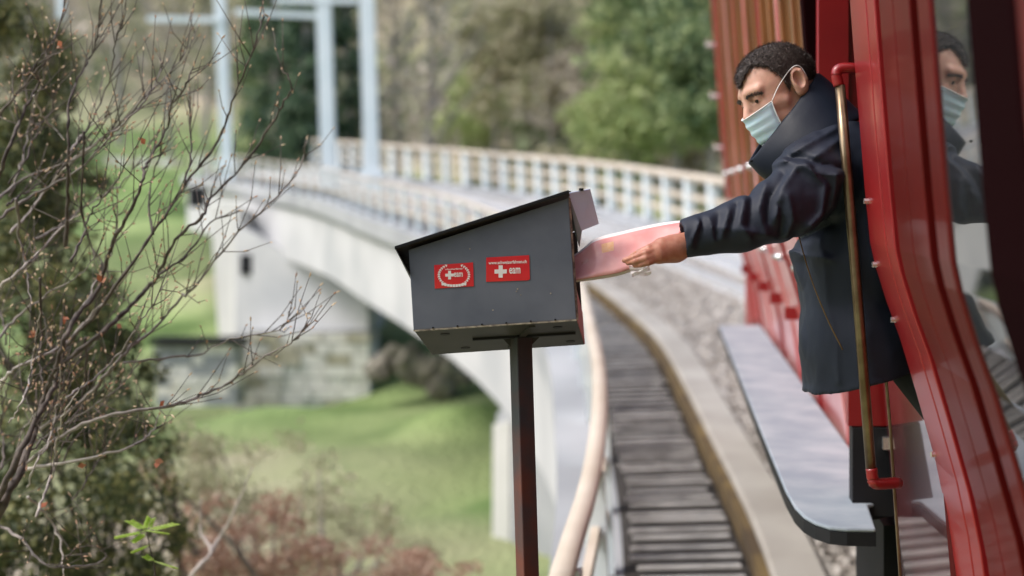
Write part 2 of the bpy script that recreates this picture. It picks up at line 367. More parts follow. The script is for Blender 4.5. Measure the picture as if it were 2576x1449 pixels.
# service stairs beside the kerb
stw = thing('service_stairs', 'long flight of worn grey steps between the handrail and the kerb', 'stairs', base0)
v, f = sweep(deck, side, [(.1,.008),(.1,.012),(.79,.012),(.79,.008)][::-1]); obj('stair_bed', v, f, M['stepd'], stw)
s = 2.2; k = 0
while s < 40:
    p, sd_, hd = at_s(s); p = p-np.array([0, 0, RAILH]); jit = rng.normal(0, .012, 4)
    wd = .08+.015*rng.random()
    a0, a1 = .16+jit[0], .74+jit[1]
    qd = [p+sd_*a0, p+sd_*a1, p+sd_*a1+hd*wd, p+sd_*a0+hd*wd]; qd = [x+np.array([0, 0, .055+jit[2]*.5+(0)]) for x in qd]
    v, f = slab(qd, (0, 0, .025)); obj('step', v, f, M['step'], stw, bevel=.008)
    s += .205; k += 1
# inner handrail (left) and outer handrail (right)
def railing(name, label, pts, sides, spacing, rails, H, pw, base_out=.0):
    t = thing(name, label, 'railing', pts[0]-np.array([0, 0, H]))
    c = np.concatenate([[0], np.cumsum(np.linalg.norm(np.diff(pts, axis=0), axis=1))])
    tw, tt = (.045, .03) if name.startswith('inner') else (.09, .085)
    v, f = sweep(pts, sides, [(-tw,0),(-tw*.8,tt),(tw*.8,tt),(tw,0),(tw*.8,-tt),(-tw*.8,-tt)][::-1])
    obj('top_rail', v, f, M['toprail'], t, smooth=True)
    mr = .028 if name.startswith('inner') else .06
    for hh in rails:
        v, f = sweep(pts-np.array([0, 0, hh]), sides, [(-.02,mr),(.02,mr),(.02,-mr),(-.02,-mr)][::-1]); obj('mid_rail', v, f, M['toprail'], t)
    pl = pw[0]/2; pt_ = pw[1]/2; v, f = hexa([(-pl,-pt_,-H),(pl,-pt_,-H),(pl,pt_,-H),(-pl,pt_,-H),(-pl,-pt_,-.04),(pl,-pt_,-.04),(pl,pt_,-.04),(-pl,pt_,-.04)])
    proto = None; n = 0
    for s in np.arange(.3, c[-1], spacing):
        p = np.array([np.interp(s, c, pts[:, k]) for k in range(3)])
        if proto is None:
            proto = obj('post', v+org(t), [tuple(reversed(g)) for g in f], M['railp'], t); o = proto
        else: o = proto.copy(); COL.objects.link(o); o.parent = t
        o.location = Vector(p-org(t)); 
        d = np.array([np.interp(s+.3, c, pts[:, k]) for k in range(3)])-p; o.rotation_euler.z = math.atan2(d[1], d[0]); n += 1
    return t
m_ = ss > .8
lrail = railing('inner_railing', 'pale blue railing with tan handrail on the inner left edge of the viaduct', path[m_], side[m_], 1.45, (.30,.60), RAILH, (.13,.10))
RS = [(2200,540,18),(1990,490,22.5),(1840,461,27),(1700,440,31),(1500,412,38),(1280,392,46),(1140,380,50.5),(1000,370,55),(850,358,62),(760,354,66)]
Rp = smooth_path([P(*s_) for s_ in RS], 10)
dR = np.gradient(Rp, axis=0); dR[:, 2] = 0; dR /= np.linalg.norm(dR, axis=1)[:, None]
Rs = np.column_stack([dR[:, 1], -dR[:, 0], np.zeros(len(dR))])
rrail = railing('outer_railing', 'pale blue railing with tan rails along the far outer edge of the viaduct', Rp, Rs, 1.7, (.42,.78), 1.15, (.24,.17))
v, f = sweep(Rp-np.array([0,0,1.15]), Rs, [(-.9,-.02),(.25,-.02),(.25,-.5),(-.9,-.5)][::-1]); obj('outer_edge_beam', v, f, M['concg'], br)
# abutment and pier
ab = thing('viaduct_abutment', 'pale concrete abutment on a stone block base at the far end of the viaduct', 'abutment', P(740, 1030, 49))
def pxbox(x0, y0, x1, y1, D, deep, lean=0):
    return slab([P(x0, y1, D), P(x1, y1, D), P(x1+lean, y0, D), P(x0, y0, D)], fwd*deep)
v, f = slab([P(592,830,50), P(925,830,47), P(925,760,47), P(592,560,50)], fwd*6); obj('abutment_wall', v, f, M['conc'], ab)
v, f = slab([P(560,1000,50.6), P(612,1000,50.2), P(600,520,50.2), P(528,520,50.6)], fwd*5); obj('wing_wall', v, f, mat('lit_concrete', (.58,.58,.56), .8, (.66,.66,.64), .5), ab)  # paler copy of the concrete, light on this end put into the colour
v, f = pxbox(604,640,638,690,49.6,.3); obj('recess', v, f, M['black'], ab)
v, f = pxbox(474,470,512,520,52,.5); obj('drain_opening', v, f, M['black'], ab)
rr = random.Random(3); proto = None
y = 838
while y < 1040:
    hgt = 24+rr.random()*8; x = 590-rr.random()*20+ (y-838)*.03
    while x < 925:
        wd = 34+rr.random()*34
        x1 = min(x+wd, 930)
        v, f = pxbox(x+1.5, y+1.5, x1-1.5, y+hgt-1.5, 46.8+rr.random()*.12, 3)
        obj('stone_block', v, f, M['stone'] if rr.random() < .75 else M['stone2'], ab)
        x = x1
        if x >= 928: break
    y += hgt
v, f = pxbox(592,832,926,1060,47.1,4); obj('block_core', v, f, M['concg'], ab)
pr = thing('viaduct_pier', 'tall plain concrete pier under the girder behind the mailbox post', 'pier', P(1340, 1700, 24))
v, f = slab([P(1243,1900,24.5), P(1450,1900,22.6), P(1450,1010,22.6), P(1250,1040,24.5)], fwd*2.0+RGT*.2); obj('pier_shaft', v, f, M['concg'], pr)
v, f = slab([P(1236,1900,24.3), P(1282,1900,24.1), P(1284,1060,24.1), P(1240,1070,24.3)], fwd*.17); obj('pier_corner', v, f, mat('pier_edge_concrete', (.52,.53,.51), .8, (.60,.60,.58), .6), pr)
# stone retaining wall left of abutment, far lane
rw = thing('retaining_wall', 'low grey stone retaining wall below the meadow left of the abutment', 'wall', P(500, 1010, 44.5))
y = 868
while y < 1010:
    x = 385+rr.random()*15
    while x < 590:
        wd = 26+rr.random()*26; v, f = pxbox(x+1, y+1, min(x+wd, 596)-1, y+24, 44.5+rr.random()*.1, 1.4); obj('stone_block', v, f, mat_r if (mat_r := M['stone'] if rr.random() < .4 else M['concg']) else None, rw); x += wd
    y += 26
v, f = pxbox(372,850,600,866,44.3,1.8); obj('coping', v, f, M['black'], rw)
rb = thing('rock_outcrop', 'dark broken rocks on the slope under the viaduct girder', 'rocks', P(1000, 960, 43))
import bmesh
for i in range(46):
    bm = bmesh.new(); bmesh.ops.create_icosphere(bm, subdivisions=2, radius=1)
    x = 940+rr.random()*240; yy = 880+(x-930)*.25+rr.random()*70-10; c = P(x, yy, 43-rr.random()); r = .16+rr.random()*.3
    vv = np.array([list(v_.co) for v_ in bm.verts]); ff = [[v_.index for v_ in f_.verts] for f_ in bm.faces]; bm.free()
    sd_r = rr.random()*50
    vv = np.array([c+a*r*(1+.5*mnoise.noise(Vector(a*1.6)+Vector((sd_r, 0, 0)))) for a in vv])
    obj('rock', vv, ff, M['rockm'], rb)

# catenary masts
def hbeam(a, b, w_, lat_, nrm):
    ax = (b-a)/np.linalg.norm(b-a); parts = []
    t_ = w_*.12
    for sgn in (-1, 1):
        c = nrm*sgn*w_*.44
        parts.append(slab([a-lat_*w_/2+c-nrm*t_/2, a+lat_*w_/2+c-nrm*t_/2, a+lat_*w_/2+c+nrm*t_/2, a-lat_*w_/2+c+nrm*t_/2], b-a))
    parts.append(slab([a-lat_*t_/2-nrm*w_*.42, a+lat_*t_/2-nrm*w_*.42, a+lat_*t_/2+nrm*w_*.42, a-lat_*t_/2+nrm*w_*.42], b-a))
    return merge(parts)
masts = [((573,425,56),(542,-260,56),'pale blue line mast, leftmost, behind the bare twigs',.42,[(370,40,560,56),(590,22,800,46)]),
         ((828,437,50),(806,-260,50),'pale blue line mast, the middle one, with long cross arm',.50,[(690,-6,900,8)]),
         ((936,447,46),(916,-260,46),'pale blue line mast, rightmost and nearest, standing by the outer railing',.46,[])]
for (a, b, lab, w_, arms) in masts:
    A, B = P(*a), P(*b); t = thing('overhead_line_mast', lab, 'mast', A, 'overhead line masts along the viaduct')
    v, f = hbeam(A-np.array([0,0,.5]), B, w_, RGT, fwd); obj('pole', v, f, M['mast'], t)
    v, f = slab([A-RGT*.4-fwd*.3, A+RGT*.4-fwd*.3, A+RGT*.4+fwd*.3, A-RGT*.4+fwd*.3], (0, 0, .25)); obj('foot', v, f, M['mast'], t)
    for (x0, y0, x1, y1) in arms:
        D = a[2]-.3; v, f = slab([P(x0, y0+14, D), P(x1, y1, D), P(x1, y1-13, D), P(x0, y0, D)], fwd*.15); obj('cross_arm', v, f, M['mast'], t)
t = thing('marker_post', 'short pale post in the dark branches at the top left', 'post', P(150, 90, 30))
v, f = slab([P(142,45,30), P(158,45,30), P(160,-120,30), P(140,-120,30)], fwd*.15); obj('pole', v, f, M['mast'], t)

# ------------------------------------------------------------------ leaf clouds and trees
def leafcloud(blobs, n, size, asp=.6):
    """blobs: (center xyz, radii xyz); returns quad verts"""
    vol = np.array([b[1][0]*b[1][1]*b[1][2] for b in blobs])**.75; pick = rng.choice(len(blobs), n, p=vol/vol.sum())
    C = np.array([b[0] for b in blobs])[pick]; R = np.array([b[1] for b in blobs])[pick]
    d = rng.normal(size=(n, 3)); d /= np.linalg.norm(d, axis=1)[:, None]
    p = C+d*R*(rng.random((n, 1))**.45)
    a = rng.normal(size=(n, 3)); a /= np.linalg.norm(a, axis=1)[:, None]
    b = np.cross(a, rng.normal(size=(n, 3))); b /= np.linalg.norm(b, axis=1)[:, None]
    s = size*(.6+.8*rng.random((n, 1)))
    return np.stack([p-a*s*.5, p+b*s*asp*.5, p+a*s*.5, p-b*s*asp*.5], 1).reshape(-1, 3)
def tree(name, label, px, pyb, D, H, kind, m, cw_=.3, n=3500, leaf=.35, trunkr=None, group='trees on the far slope', lean=0, base=None):
    b = P(px, pyb, D); b[2] = max(ground(b[0], b[1])-.3, b[2]-6) if base is None else b[2]
    t = thing(name, label, 'tree', b, group); top = b+np.array([lean, 0, H]); tr_ = trunkr or H*.016
    pts = [b+(top-b)*k+rng.normal(0, H*.006, 3)*(k > 0) for k in np.linspace(0, 1, 7)]
    v, f = tube(pts, np.linspace(tr_, tr_*.2, 7), 7); obj('trunk', v, f, M['trunk'], t)
    blobs = []
    if kind == 'cone':
        for k in np.linspace(.12, .98, 12):
            r = cw_*H*(1-k)**.8+.25
            for j in range(4):
                an = rng.random()*6.28; blobs.append((b+(top-b)*k+np.array([math.cos(an)*r*.5, math.sin(an)*r*.5, 0]), (r*.6, r*.6, H*.045)))
    elif kind == 'round':
        for j in range(22):
            d = rng.normal(size=3); d /= np.linalg.norm(d); r = cw_*H
            c = b+(top-b)*.62+d*np.array([r, r, H*.32])*(.4+.5*rng.random()); rr_ = H*(.06+.07*rng.random()); blobs.append((c, (rr_*1.2, rr_*1.2, rr_*.8)))
    else:
        for j in range(30):
            an = rng.random()*6.28; k = .35+.6*rng.random(); r = cw_*H*(1.1-k*.5)*rng.random()
            c = b+(top-b)*k+np.array([math.cos(an)*r, math.sin(an)*r, 0]); blobs.append((c, (H*.05, H*.05, H*.07)))
        brs = []
        for j in range(9):
            an = rng.random()*6.28; k = .3+.6*rng.random(); p0 = b+(top-b)*k
            p1 = p0+np.array([math.cos(an), math.sin(an), 1.2])*H*.16; brs.append(tube([p0, (p0+p1)/2+rng.normal(0, .1, 3), p1], [tr_*.4, tr_*.25, tr_*.1], 5))
        v, f = merge(brs); obj('limbs', v, f, M['trunk'], t)
    quadmesh('crown', leafcloud(blobs, n, leaf), 4, m, t)
    return t
tree('dark_conifer','dark green conifer between the left and middle masts',700,420,70,22,'cone',M['conif'],.13,5000,.4)
tree('dark_conifer','narrow blue-green conifer just left of the middle mast',770,425,66,20,'cone',M['conif'],.10,5000,.4)
tree('dark_conifer','dark conifer between the middle and right masts',880,400,72,21,'cone',M['conif'],.10,4000,.4)
tree('dark_conifer','slim green conifer just left of the dark conifer pair',640,410,74,16,'cone',M['midg'],.10,3000,.4)
tree('bare_tree','tall pale bare trunk rising behind the outer railing',1085,410,70,20,'bare',M['beige'],.10,700,.3,.26)
tree('bare_tree','thin grey bare tree just right of the right mast',1000,400,74,18,'bare',M['beige'],.1,700,.3,.2)
tree('bare_tree','grey bare tree above the far meadow, left of the left mast',430,330,110,24,'bare',M['beige'],.16,1500,.4,.3)
tree('bare_tree','pale bare tree at the upper left edge of the far meadow',300,310,112,26,'bare',M['beige'],.16,1500,.4,.35)
tree('bare_tree','bare tree half hidden by the leftmost mast',520,370,98,20,'bare',M['olive'],.16,1500,.4,.25)
tree('leafy_tree','large fresh green bushy tree beside the coach roof',1700,470,60,16,'round',M['midg'],.24,7000,.36)
tree('leafy_tree','bright yellow-green bush above the outer railing near the coach',1590,470,58,9.5,'round',M['fresh'],.26,4500,.3)
tree('leafy_tree','dark green tree standing right beside the far coach end',1790,520,50,8,'round',M['midg'],.26,3500,.3)
tree('leafy_tree','yellow-green tree high on the slope near the coach',1640,250,75,14,'round',M['fresh'],.24,3500,.4)
tree('leafy_tree','mid green tree at the top centre of the slope',1390,380,80,14,'round',M['olive'],.22,3000,.4)
tree('leafy_tree','pale olive tree behind the mailbox on the slope',1250,300,84,14,'round',M['olive'],.22,3000,.4)
tree('leafy_tree','dark green tree at the very top right of the slope',1660,110,80,12,'round',M['conif'],.24,3000,.4)
for (lab, x, y, D, H, m, w2) in [('pale beige bare-crowned tree on the slope above the mailbox lid',1480,330,78,10,'beige',.3),('small yellow-green tree just right of the bare trunk',1180,300,88,9,'fresh',.3),
   ('grey-beige bare tree at the top middle of the slope',1330,150,95,14,'beige',.28),('pale tree between the two yellow-green trees on the right slope',1720,330,66,7,'beige',.32),
   ('small fresh tree at the top right of the slope',1540,140,90,10,'fresh',.3),('low olive tree above the outer railing, middle of the slope',1450,430,62,6,'olive',.34),('small dark hollow-crowned tree below the top right tree',1600,330,70,6,'midg',.34)]:
    tree('leafy_tree', lab, x, y, D, H, 'round', M[m], w2, 2000, .36)
gw = thing('garden_wall','low pale wall along the lane in the far meadow','wall', P(360,410,98))
for k in range(7):
    x = 262+k*28; v, f = slab([P(x+1,414+k*1.0,98), P(x+27,414+k*1.0,98), P(x+27,394+k*1.2,98), P(x+1,394+k*1.2,98)], fwd*.5); obj('stone_block', v, f, M['stone'] if k % 2 else M['stone2'], gw)
# meadow shrub and wood mass on the hill
n = 52000; X = rng.uniform(-75, 75, n); Y = rng.uniform(58, 200, n)
zz, cc = th(np.column_stack([X, Y])); keep = (cc > .72)
X, Y, zz = X[keep], Y[keep], zz[keep]
cl = np.array([mnoise.noise(Vector((a*.13, b*.13, 5))) for a, b in zip(X, Y)])
pc = np.column_stack([X, Y, zz+rng.random(len(X))**1.3*(3.0+9*np.clip(cl+.3, 0, 1))])
a = rng.normal(size=pc.shape); a /= np.linalg.norm(a, axis=1)[:, None]; b = np.cross(a, rng.normal(size=pc.shape)); b /= np.linalg.norm(b, axis=1)[:, None]
sz = .35+.5*rng.random((len(pc), 1)); Q = np.stack([pc-a*sz, pc+b*sz*.6, pc+a*sz, pc-b*sz*.6], 1).reshape(-1, 3)
fo = quadmesh('wood', Q, 4, M['wooda']); tag(fo, 'mixed budding wood covering the far hillside', 'wood', kind='stuff')
# understorey scrub beyond railing and along the bottom
def scrub(name, label, cat, blobs, n, leaf, m, group=None, stems=6, sm=None):
    blobs = brk(blobs); cs = np.array([b_[0] for b_ in blobs]); c = cs.mean(0); lo = c.copy(); lo[2] = cs[:, 2].min()-.8
    t = thing(name, label, cat, lo, group); brs = []
    for k in range(stems):
        e = blobs[int(rng.integers(len(blobs)))][0]; mid = (lo+e)/2+rng.normal(0, .12, 3)
        brs.append(tube(smooth_path([lo+rng.normal(0, .06, 3), mid, e], 4), np.linspace(.03, .008, 9), 5))
    v, f = merge(brs); obj('stems', v, f, sm or M['barkd'], t)
    quadmesh('foliage', leafcloud(blobs, n, leaf), 4, m, t); return t
def brk(bs, k=8, f=.5):
    out = []
    for c, r in bs:
        for _ in range(k):
            d = rng.normal(size=3)*.5; out.append((np.array(c)+d*np.array(r), tuple(np.array(r)*f*(.5+rng.random()))))
    return out
def bl(px, py, D, r, ry=None): return (P(px, py, D), (r*D/FPX, r*D/FPX*1.3, (ry or r)*D/FPX))
scrub('evergreen_shrub','tall dark evergreen behind the bare branches at the left edge','shrub',
  [bl(20,60,9,110),(bl(60,200,9,120)),bl(10,340,9,120),bl(110,120,9.5,80),bl(60,480,9,130),bl(150,420,9.5,60,90),bl(40,640,8.5,130),bl(180,560,9.5,70),bl(110,300,9.3,90),bl(240,450,9.6,45,30)],17000,.038,M['needle'],stems=8)
scrub('evergreen_shrub','lower dark green evergreen below the bare branches at the left','shrub',
  [bl(60,800,8,140),bl(190,760,8.4,100),bl(120,960,8,150),bl(270,880,8.3,80,100),bl(80,1120,7.6,160),bl(250,1060,8,120),bl(340,980,8.4,60),bl(150,1280,7.4,170),bl(320,1220,7.8,110),bl(50,1420,7,170),bl(260,1420,7.2,160),bl(390,1400,7.6,90)],24000,.036,M['needle'],stems=10)
scrub('twiggy_shrub','olive twiggy scrub just below the abutment','shrub',
  [bl(480,1110,12,80,60),bl(560,1150,12,80,70),bl(620,1230,11.5,80),bl(480,1230,11,90),bl(560,1330,11,100),bl(700,1330,11,80),bl(800,1250,12,70),bl(880,1330,12,70),bl(960,1300,13,60),bl(820,1180,13,60,50),bl(1060,1390,13,60),bl(730,1110,14,50,40)],6000,.04,M['olive'],stems=20,sm=M['bark'])
scrub('russet_shrub','russet-leaved beech scrub along the bottom left of the meadow','shrub',
  [bl(600,1400,9.5,110,80),bl(740,1380,10,110,80),bl(860,1420,10,120,70),bl(1000,1430,10.5,110,50),bl(1120,1450,10.5,90,40),bl(520,1300,9.8,60),bl(690,1290,10,70,60),bl(400,1190,9,35,50)],6000,.042,M['russet'],stems=26,sm=M['bark'])

# bare shrub in the foreground, traced stems
def branchset(name, label, lst, mt, D0, twigs=True, seedv=1, r_end=.0018, budn=True):
    r_ = np.random.default_rng(seedv)
    allp = [P(*l[1][0][:2], D0+l[2]) for l in lst]; base = np.array(allp[0]); t = thing(name, label, 'shrub', base)
    buds, twig, leafq = [], [], []
    for (rad, pts, dd, mk_) in lst:
        n_ = len(pts); pp = np.array([P(x, y, D0+dd+.10*math.sin(i*1.3+rad*999)) for i, (x, y) in enumerate(pts)])
        sp = smooth_path(pp, 6); sp[1:-1] += r_.normal(0, .0022, sp[1:-1].shape)
        v, f = tube(sp, np.linspace(rad*.78, max(r_end*.8, rad*.2), len(sp))*(1+.12*r_.normal(size=len(sp))), 7)
        obj('branch', v, f, M[mk_], t, smooth=True)
        L_ = np.linalg.norm(np.diff(sp, axis=0), axis=1).sum()
        if twigs:
            for k in range(int(L_*20)):
                i = int(r_.integers(len(sp)//4, len(sp)-1)); d = sp[min(i+1, len(sp)-1)]-sp[i-1]; d /= np.linalg.norm(d)+1e-9
                d2 = d+r_.normal(0, .55, 3)+np.array([0, 0, .35]); d2 /= np.linalg.norm(d2); l = .05+.16*r_.random()
                p1 = sp[i]+d2*l*.5+r_.normal(0, .006, 3); p2 = sp[i]+d2*l+np.array([0, 0, .02])
                twig.append(tube([sp[i], p1, p2], [.0017, .0013, .0009], 5)); buds.append((p2, d2)); buds.append((p1+r_.normal(0, .003, 3), d2+r_.normal(0, .5, 3)))
        buds.append((sp[-1], sp[-1]-sp[-2]))
    if twig: v, f = merge(twig); tag(obj('twigs', v, f, M['barkd'], t, smooth=True), kind='stuff')
    if buds:
        bp = []
        for p, d in buds:
            d = np.array(d)/np.linalg.norm(d); l = .007+.008*r_.random()
            bp.append(tube([p-d*l*.2, p+d*l*.4, p+d*l], [.0012, .0028, .0004], 5))
        v, f = merge(bp); tag(obj('buds', v, f, M['bud'], t), kind='stuff')
    return t
B = [(.022,[(-60,1400),(0,1284),(50,1184),(90,1074),(115,983),(140,920)],0,'barkd'),
 (.016,[(-40,1330),(30,1180),(100,1040),(140,960),(160,880)],-.05,'barkd'),
 (.010,[(140,930),(165,848),(200,783),(250,723),(280,619),(330,529),(360,449),(375,400),(420,320),(430,270),(465,220),(487,165)],0,'barkd'),
 (.010,[(140,925),(250,843),(320,778),(370,723),(400,690),(440,605),(510,540),(530,500),(625,400),(700,280),(735,220),(710,175)],.1,'barkd'),
 (.008,[(165,870),(230,800),(290,723),(385,589),(465,464),(550,350),(590,240),(645,100),(655,30)],.05,'barkd'),
 (.008,[(100,1080),(210,1008),(280,928),(330,873),(380,833),(450,753),(485,723),(600,584),(700,490),(755,420),(772,350)],.15,'bark'),
 (.008,[(60,1170),(160,1093),(265,1048),(415,1023),(505,996),(601,948),(671,893),(731,863),(771,818)],-.05,'bark'),
 (.008,[(50,1185),(80,1178),(200,1158),(330,1123),(380,1088),(400,1043)],.05,'barkp'),
 (.008,[(-20,1010),(0,973),(30,933),(100,898),(170,858),(230,790),(290,730),(340,650)],.1,'barkp'),
 (.009,[(-20,470),(0,435),(30,350),(60,280),(95,215),(85,170),(120,120)],0,'barkd'),
 (.007,[(-10,310),(0,290),(50,230),(105,160),(145,75),(165,-10)],.1,'barkd'),
 (.008,[(165,620),(172,480),(172,380),(175,260),(210,170),(240,110),(258,-10)],.05,'barkd'),
 (.006,[(-10,505),(60,450),(190,400),(280,330),(350,260),(450,155),(500,65)],.15,'bark'),
 (.006,[(-10,555),(85,490),(200,425),(270,350),(320,300),(380,230),(410,160)],.0,'bark'),
 (.006,[(170,385),(215,330),(270,288)],.1,'barkp'),(.005,[(85,240),(105,290),(135,320),(160,350)],.1,'barkp'),
 (.009,[(-20,740),(0,723),(70,664),(110,624),(165,564),(200,540)],.1,'barkp'),
 (.005,[(210,330),(205,500),(220,599),(260,669),(300,760)],.1,'barkd'),
 (.006,[(100,700),(103,823),(100,900),(108,985)],-.05,'barkd'),
 (.006,[(40,500),(50,600),(65,680),(80,760)],-.05,'bark'),
 (.006,[(215,850),(215,948),(200,1023),(160,1093)],.1,'barkd'),
 (.007,[(-20,1300),(0,1324),(65,1364),(110,1419),(200,1424),(265,1404),(240,1374),(190,1380)],.0,'bark'),
 (.005,[(310,913),(436,898),(501,893),(576,853),(701,828),(731,778)],.15,'bark'),
 (.005,[(400,690),(470,640),(530,560),(600,530)],.05,'barkd'),
 (.005,[(385,589),(375,520),(385,440),(410,380)],.05,'barkd'),
 (.005,[(465,464),(480,380),(478,300),(470,240)],.1,'barkd'),
 (.006,[(-10,860),(40,800),(120,740),(190,700),(250,640)],.1,'bark'),
 (.005,[(150,900),(120,1000),(60,1080),(20,1200)],.2,'barkp'),(.006,[(70,1250),(120,1300),(150,1360),(160,1449)],.2,'barkp')]
rb_ = random.Random(21)
for k in range(20):
    x, y = rb_.uniform(-10, 190), rb_.uniform(430, 1350); an = math.radians(rb_.uniform(35, 88)); L_ = rb_.uniform(180, 430); pts = [(x, y)]
    for j_ in range(5): an += rb_.uniform(-.28, .30); pts.append((pts[-1][0]+math.cos(an)*L_/5, pts[-1][1]-math.sin(an)*L_/5))
    B.append((rb_.uniform(.0032, .006), pts, rb_.uniform(-.15, .45), rb_.choice(['bark','barkd','barkp','barkd'])))
branchset('bare_shrub','leafless shrub with thin dark branches and pale buds in the left foreground', B, None, 4.15)
B2 = [(.016,[(440,1520),(481,1449),(531,1389),(506,1339),(506,1254)],0,'barkp'),(.013,[(531,1389),(556,1349),(591,1284),(636,1174)],0,'barkp')]
branchset('forked_branch','pale forked dead branch in front of the russet scrub at the bottom', B2, None, 6.0, False, 2, .004)
# few dead leaves
q_ = []
for (x, y) in [(165,800),(300,820),(85,838),(200,1165),(110,1270),(400,1160),(405,1020),(360,355),(150,120),(250,700)]:
    c = P(x, y, 4.15)
    for k in range(2):
        a = rng.normal(size=3); a /= np.linalg.norm(a); b = np.cross(a, rng.normal(size=3)); b /= np.linalg.norm(b); q_ += [c-a*.014, c+b*.009, c+a*.014, c-b*.009]
        c = c+rng.normal(0, .006, 3)
dl = quadmesh('dead_leaves', np.array(q_), 4, M['dleaf'], bpy.data.objects['bare_shrub']); tag(dl, kind='stuff')
# young green sprig
sp = thing('leaf_sprig','young sprig of bright green leaflets at the bottom left','plant', P(380,1600,4.2))
v, f = tube(smooth_path([P(380,1600,4.2), P(390,1449,4.2), P(378,1380,4.2), P(368,1335,4.2)], 5), np.linspace(.004, .0015, 16), 6); obj('stem', v, f, M['barkd'], sp, smooth=True)
def leaflet(p, d, l, wd):
    d = d/np.linalg.norm(d); s_ = np.cross(d, np.array([0, .35, 1])); s_ /= np.linalg.norm(s_); u_ = np.cross(s_, d)
    V_ = [p, p+d*l*.3+s_*wd-u_*.001, p+d*l*.7+s_*wd*.8-u_*.002, p+d*l, p+d*l*.7-s_*wd*.8-u_*.002, p+d*l*.3-s_*wd-u_*.001, p+d*l*.5+u_*.002]
    return np.array(V_), [(0,1,6),(1,2,6),(2,3,6),(3,4,6),(4,5,6),(5,0,6)]
for (x0, y0, x1, y1) in [(368,1335,298,1350),(368,1335,330,1312),(368,1335,378,1308),(368,1335,436,1318),(368,1338,340,1358),(378,1370,340,1385),(385,1410,432,1426),(385,1412,370,1402),(368,1335,410,1340)]:
    A, Bq = P(x0, y0, 4.2), P(x1, y1, 4.14+.1*random.random()); pr_ = []
    v, f = tube([A, Bq], [.0012, .0006], 5); pr_.append((v, f))
    for k in np.linspace(.25, 1, 7):
        p_ = A+(Bq-A)*k; dd = (Bq-A)
        for sg in (-1, 1):
            s_ = np.cross(dd, (0, .3, 1)); s_ /= np.linalg.norm(s_); pr_.append(leaflet(p_, dd/np.linalg.norm(dd)*.6+s_*sg, .022, .0075))
    v, f = merge(pr_); obj('leaf', v, f, M['spring'], sp)

# ------------------------------------------------------------------ coach
DX, DU = (1677-1288)/FPX, (724.5-485)/FPX
HS = [-1.9,-.27,.0,.12,.17,.26,.35,.48,.64,.76,.92,1.3]; AS = [.33,.452,.474,.486,.497,.525,.558,.597,.642,.667,.690,.72]
def aa(h): return float(np.interp(h, HS, AS))
def T(D, h, out=0.0): return cw(np.array([DX*D+aa(h)-out, DU*D-h, D]))
def TI(D, h, a): return cw(np.array([DX*D+a, DU*D-h, D]))      # explicit lateral position
INW = TI(0, 0, 1)-TI(0, 0, 0)
co = thing('railway_coach','red mountain railway coach with brown wooden window posts and running board','railway coach', TI(4, 1.2, .9))
def strip(name, D0, D1, h0, h1, m, out0=0, thick=.03, bev=0, parent=None, crown=0):
    hs = sorted(set([h0, h1]+[h for h in HS if h0 < h < h1]+list(np.linspace(h0, h1, 14)))); V_, F_ = [], []
    nD = 5 if crown else 2
    for h in hs:
        for k in range(nD):
            u = k/(nD-1); V_.append(T(D0+(D1-D0)*u, h, out0+crown*math.sin(u*math.pi)))
        V_.append(T(D1, h, out0-thick)); V_.append(T(D0, h, out0-thick))
    m_n = nD+2
    for i in range(len(hs)-1):
        for k in range(m_n): k2 = (k+1) % m_n; F_.append((i*m_n+k, i*m_n+k2, (i+1)*m_n+k2, (i+1)*m_n+k))
    F_.append(tuple(range(m_n))[::-1]); F_.append(tuple((len(hs)-1)*m_n+k for k in range(m_n)))
    return obj(name, V_, F_, m, parent or co, bevel=bev)
TOP = -1.9
# inner shell: far side, roof, floor, ends
def ibox(name, D0, D1, h0, h1, a0, a1, m, parent=None, bev=0):
    c = [TI(D0,h1,a0),TI(D1,h1,a0),TI(D1,h1,a1),TI(D0,h1,a1),TI(D0,h0,a0),TI(D1,h0,a0),TI(D1,h0,a1),TI(D0,h0,a1)]
    v, f = hexa(c); return obj(name, v, [tuple(reversed(g)) for g in f], m, parent or co, bevel=bev)
ibox('far_side_wall', -3, 11.2, -1.85, 1.1, 2.75, 2.8, M['dark'])
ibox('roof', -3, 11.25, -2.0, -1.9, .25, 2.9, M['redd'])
ibox('floor', -3, 11.2, 1.0, 1.08, .78, 2.74, M['dark'])
ibox('end_wall', 11.16, 11.22, -1.88, 1.2, .62, 2.74, M['redglare'])
ibox('underframe', -3, 11.0, 1.08, 1.75, 1.02, 2.6, M['black'])  # made deep, out of view, so that it shades the ballast
# near section
strip('door_pillar', 3.155, 3.40, TOP, 1.15, M['red'], 0, .06, .003)
strip('groove', 3.140, 3.152, TOP, 1.15, M['maroon'], -.006, .02)
strip('door_pillar', 3.03, 3.137, TOP, 1.15, M['red'], 0, .06, .003)
strip('groove', 2.97, 3.025, TOP, 1.15, M['maroon'], -.02, .02)
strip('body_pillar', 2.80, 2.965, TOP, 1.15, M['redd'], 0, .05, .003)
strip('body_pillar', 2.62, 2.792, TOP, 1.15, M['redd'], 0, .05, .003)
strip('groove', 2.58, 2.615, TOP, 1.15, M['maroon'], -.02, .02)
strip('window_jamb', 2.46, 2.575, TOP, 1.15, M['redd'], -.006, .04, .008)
strip('window_glass', 2.13, 2.455, TOP, .62, M['glass'], -.012, .01)
strip('sill_panel', 2.13, 2.455, .625, 1.15, M['red'], 0, .04, .01)
strip('window_seal', 1.85, 2.125, TOP, 1.15, M['maroon'], .004, .05, .01)
strip('body_pillar', 1.2, 1.845, TOP, 1.15, M['redd'], 0, .05)
strip('side_panel', -3, 1.195, .2, 1.15, M['red'], 0, .05)
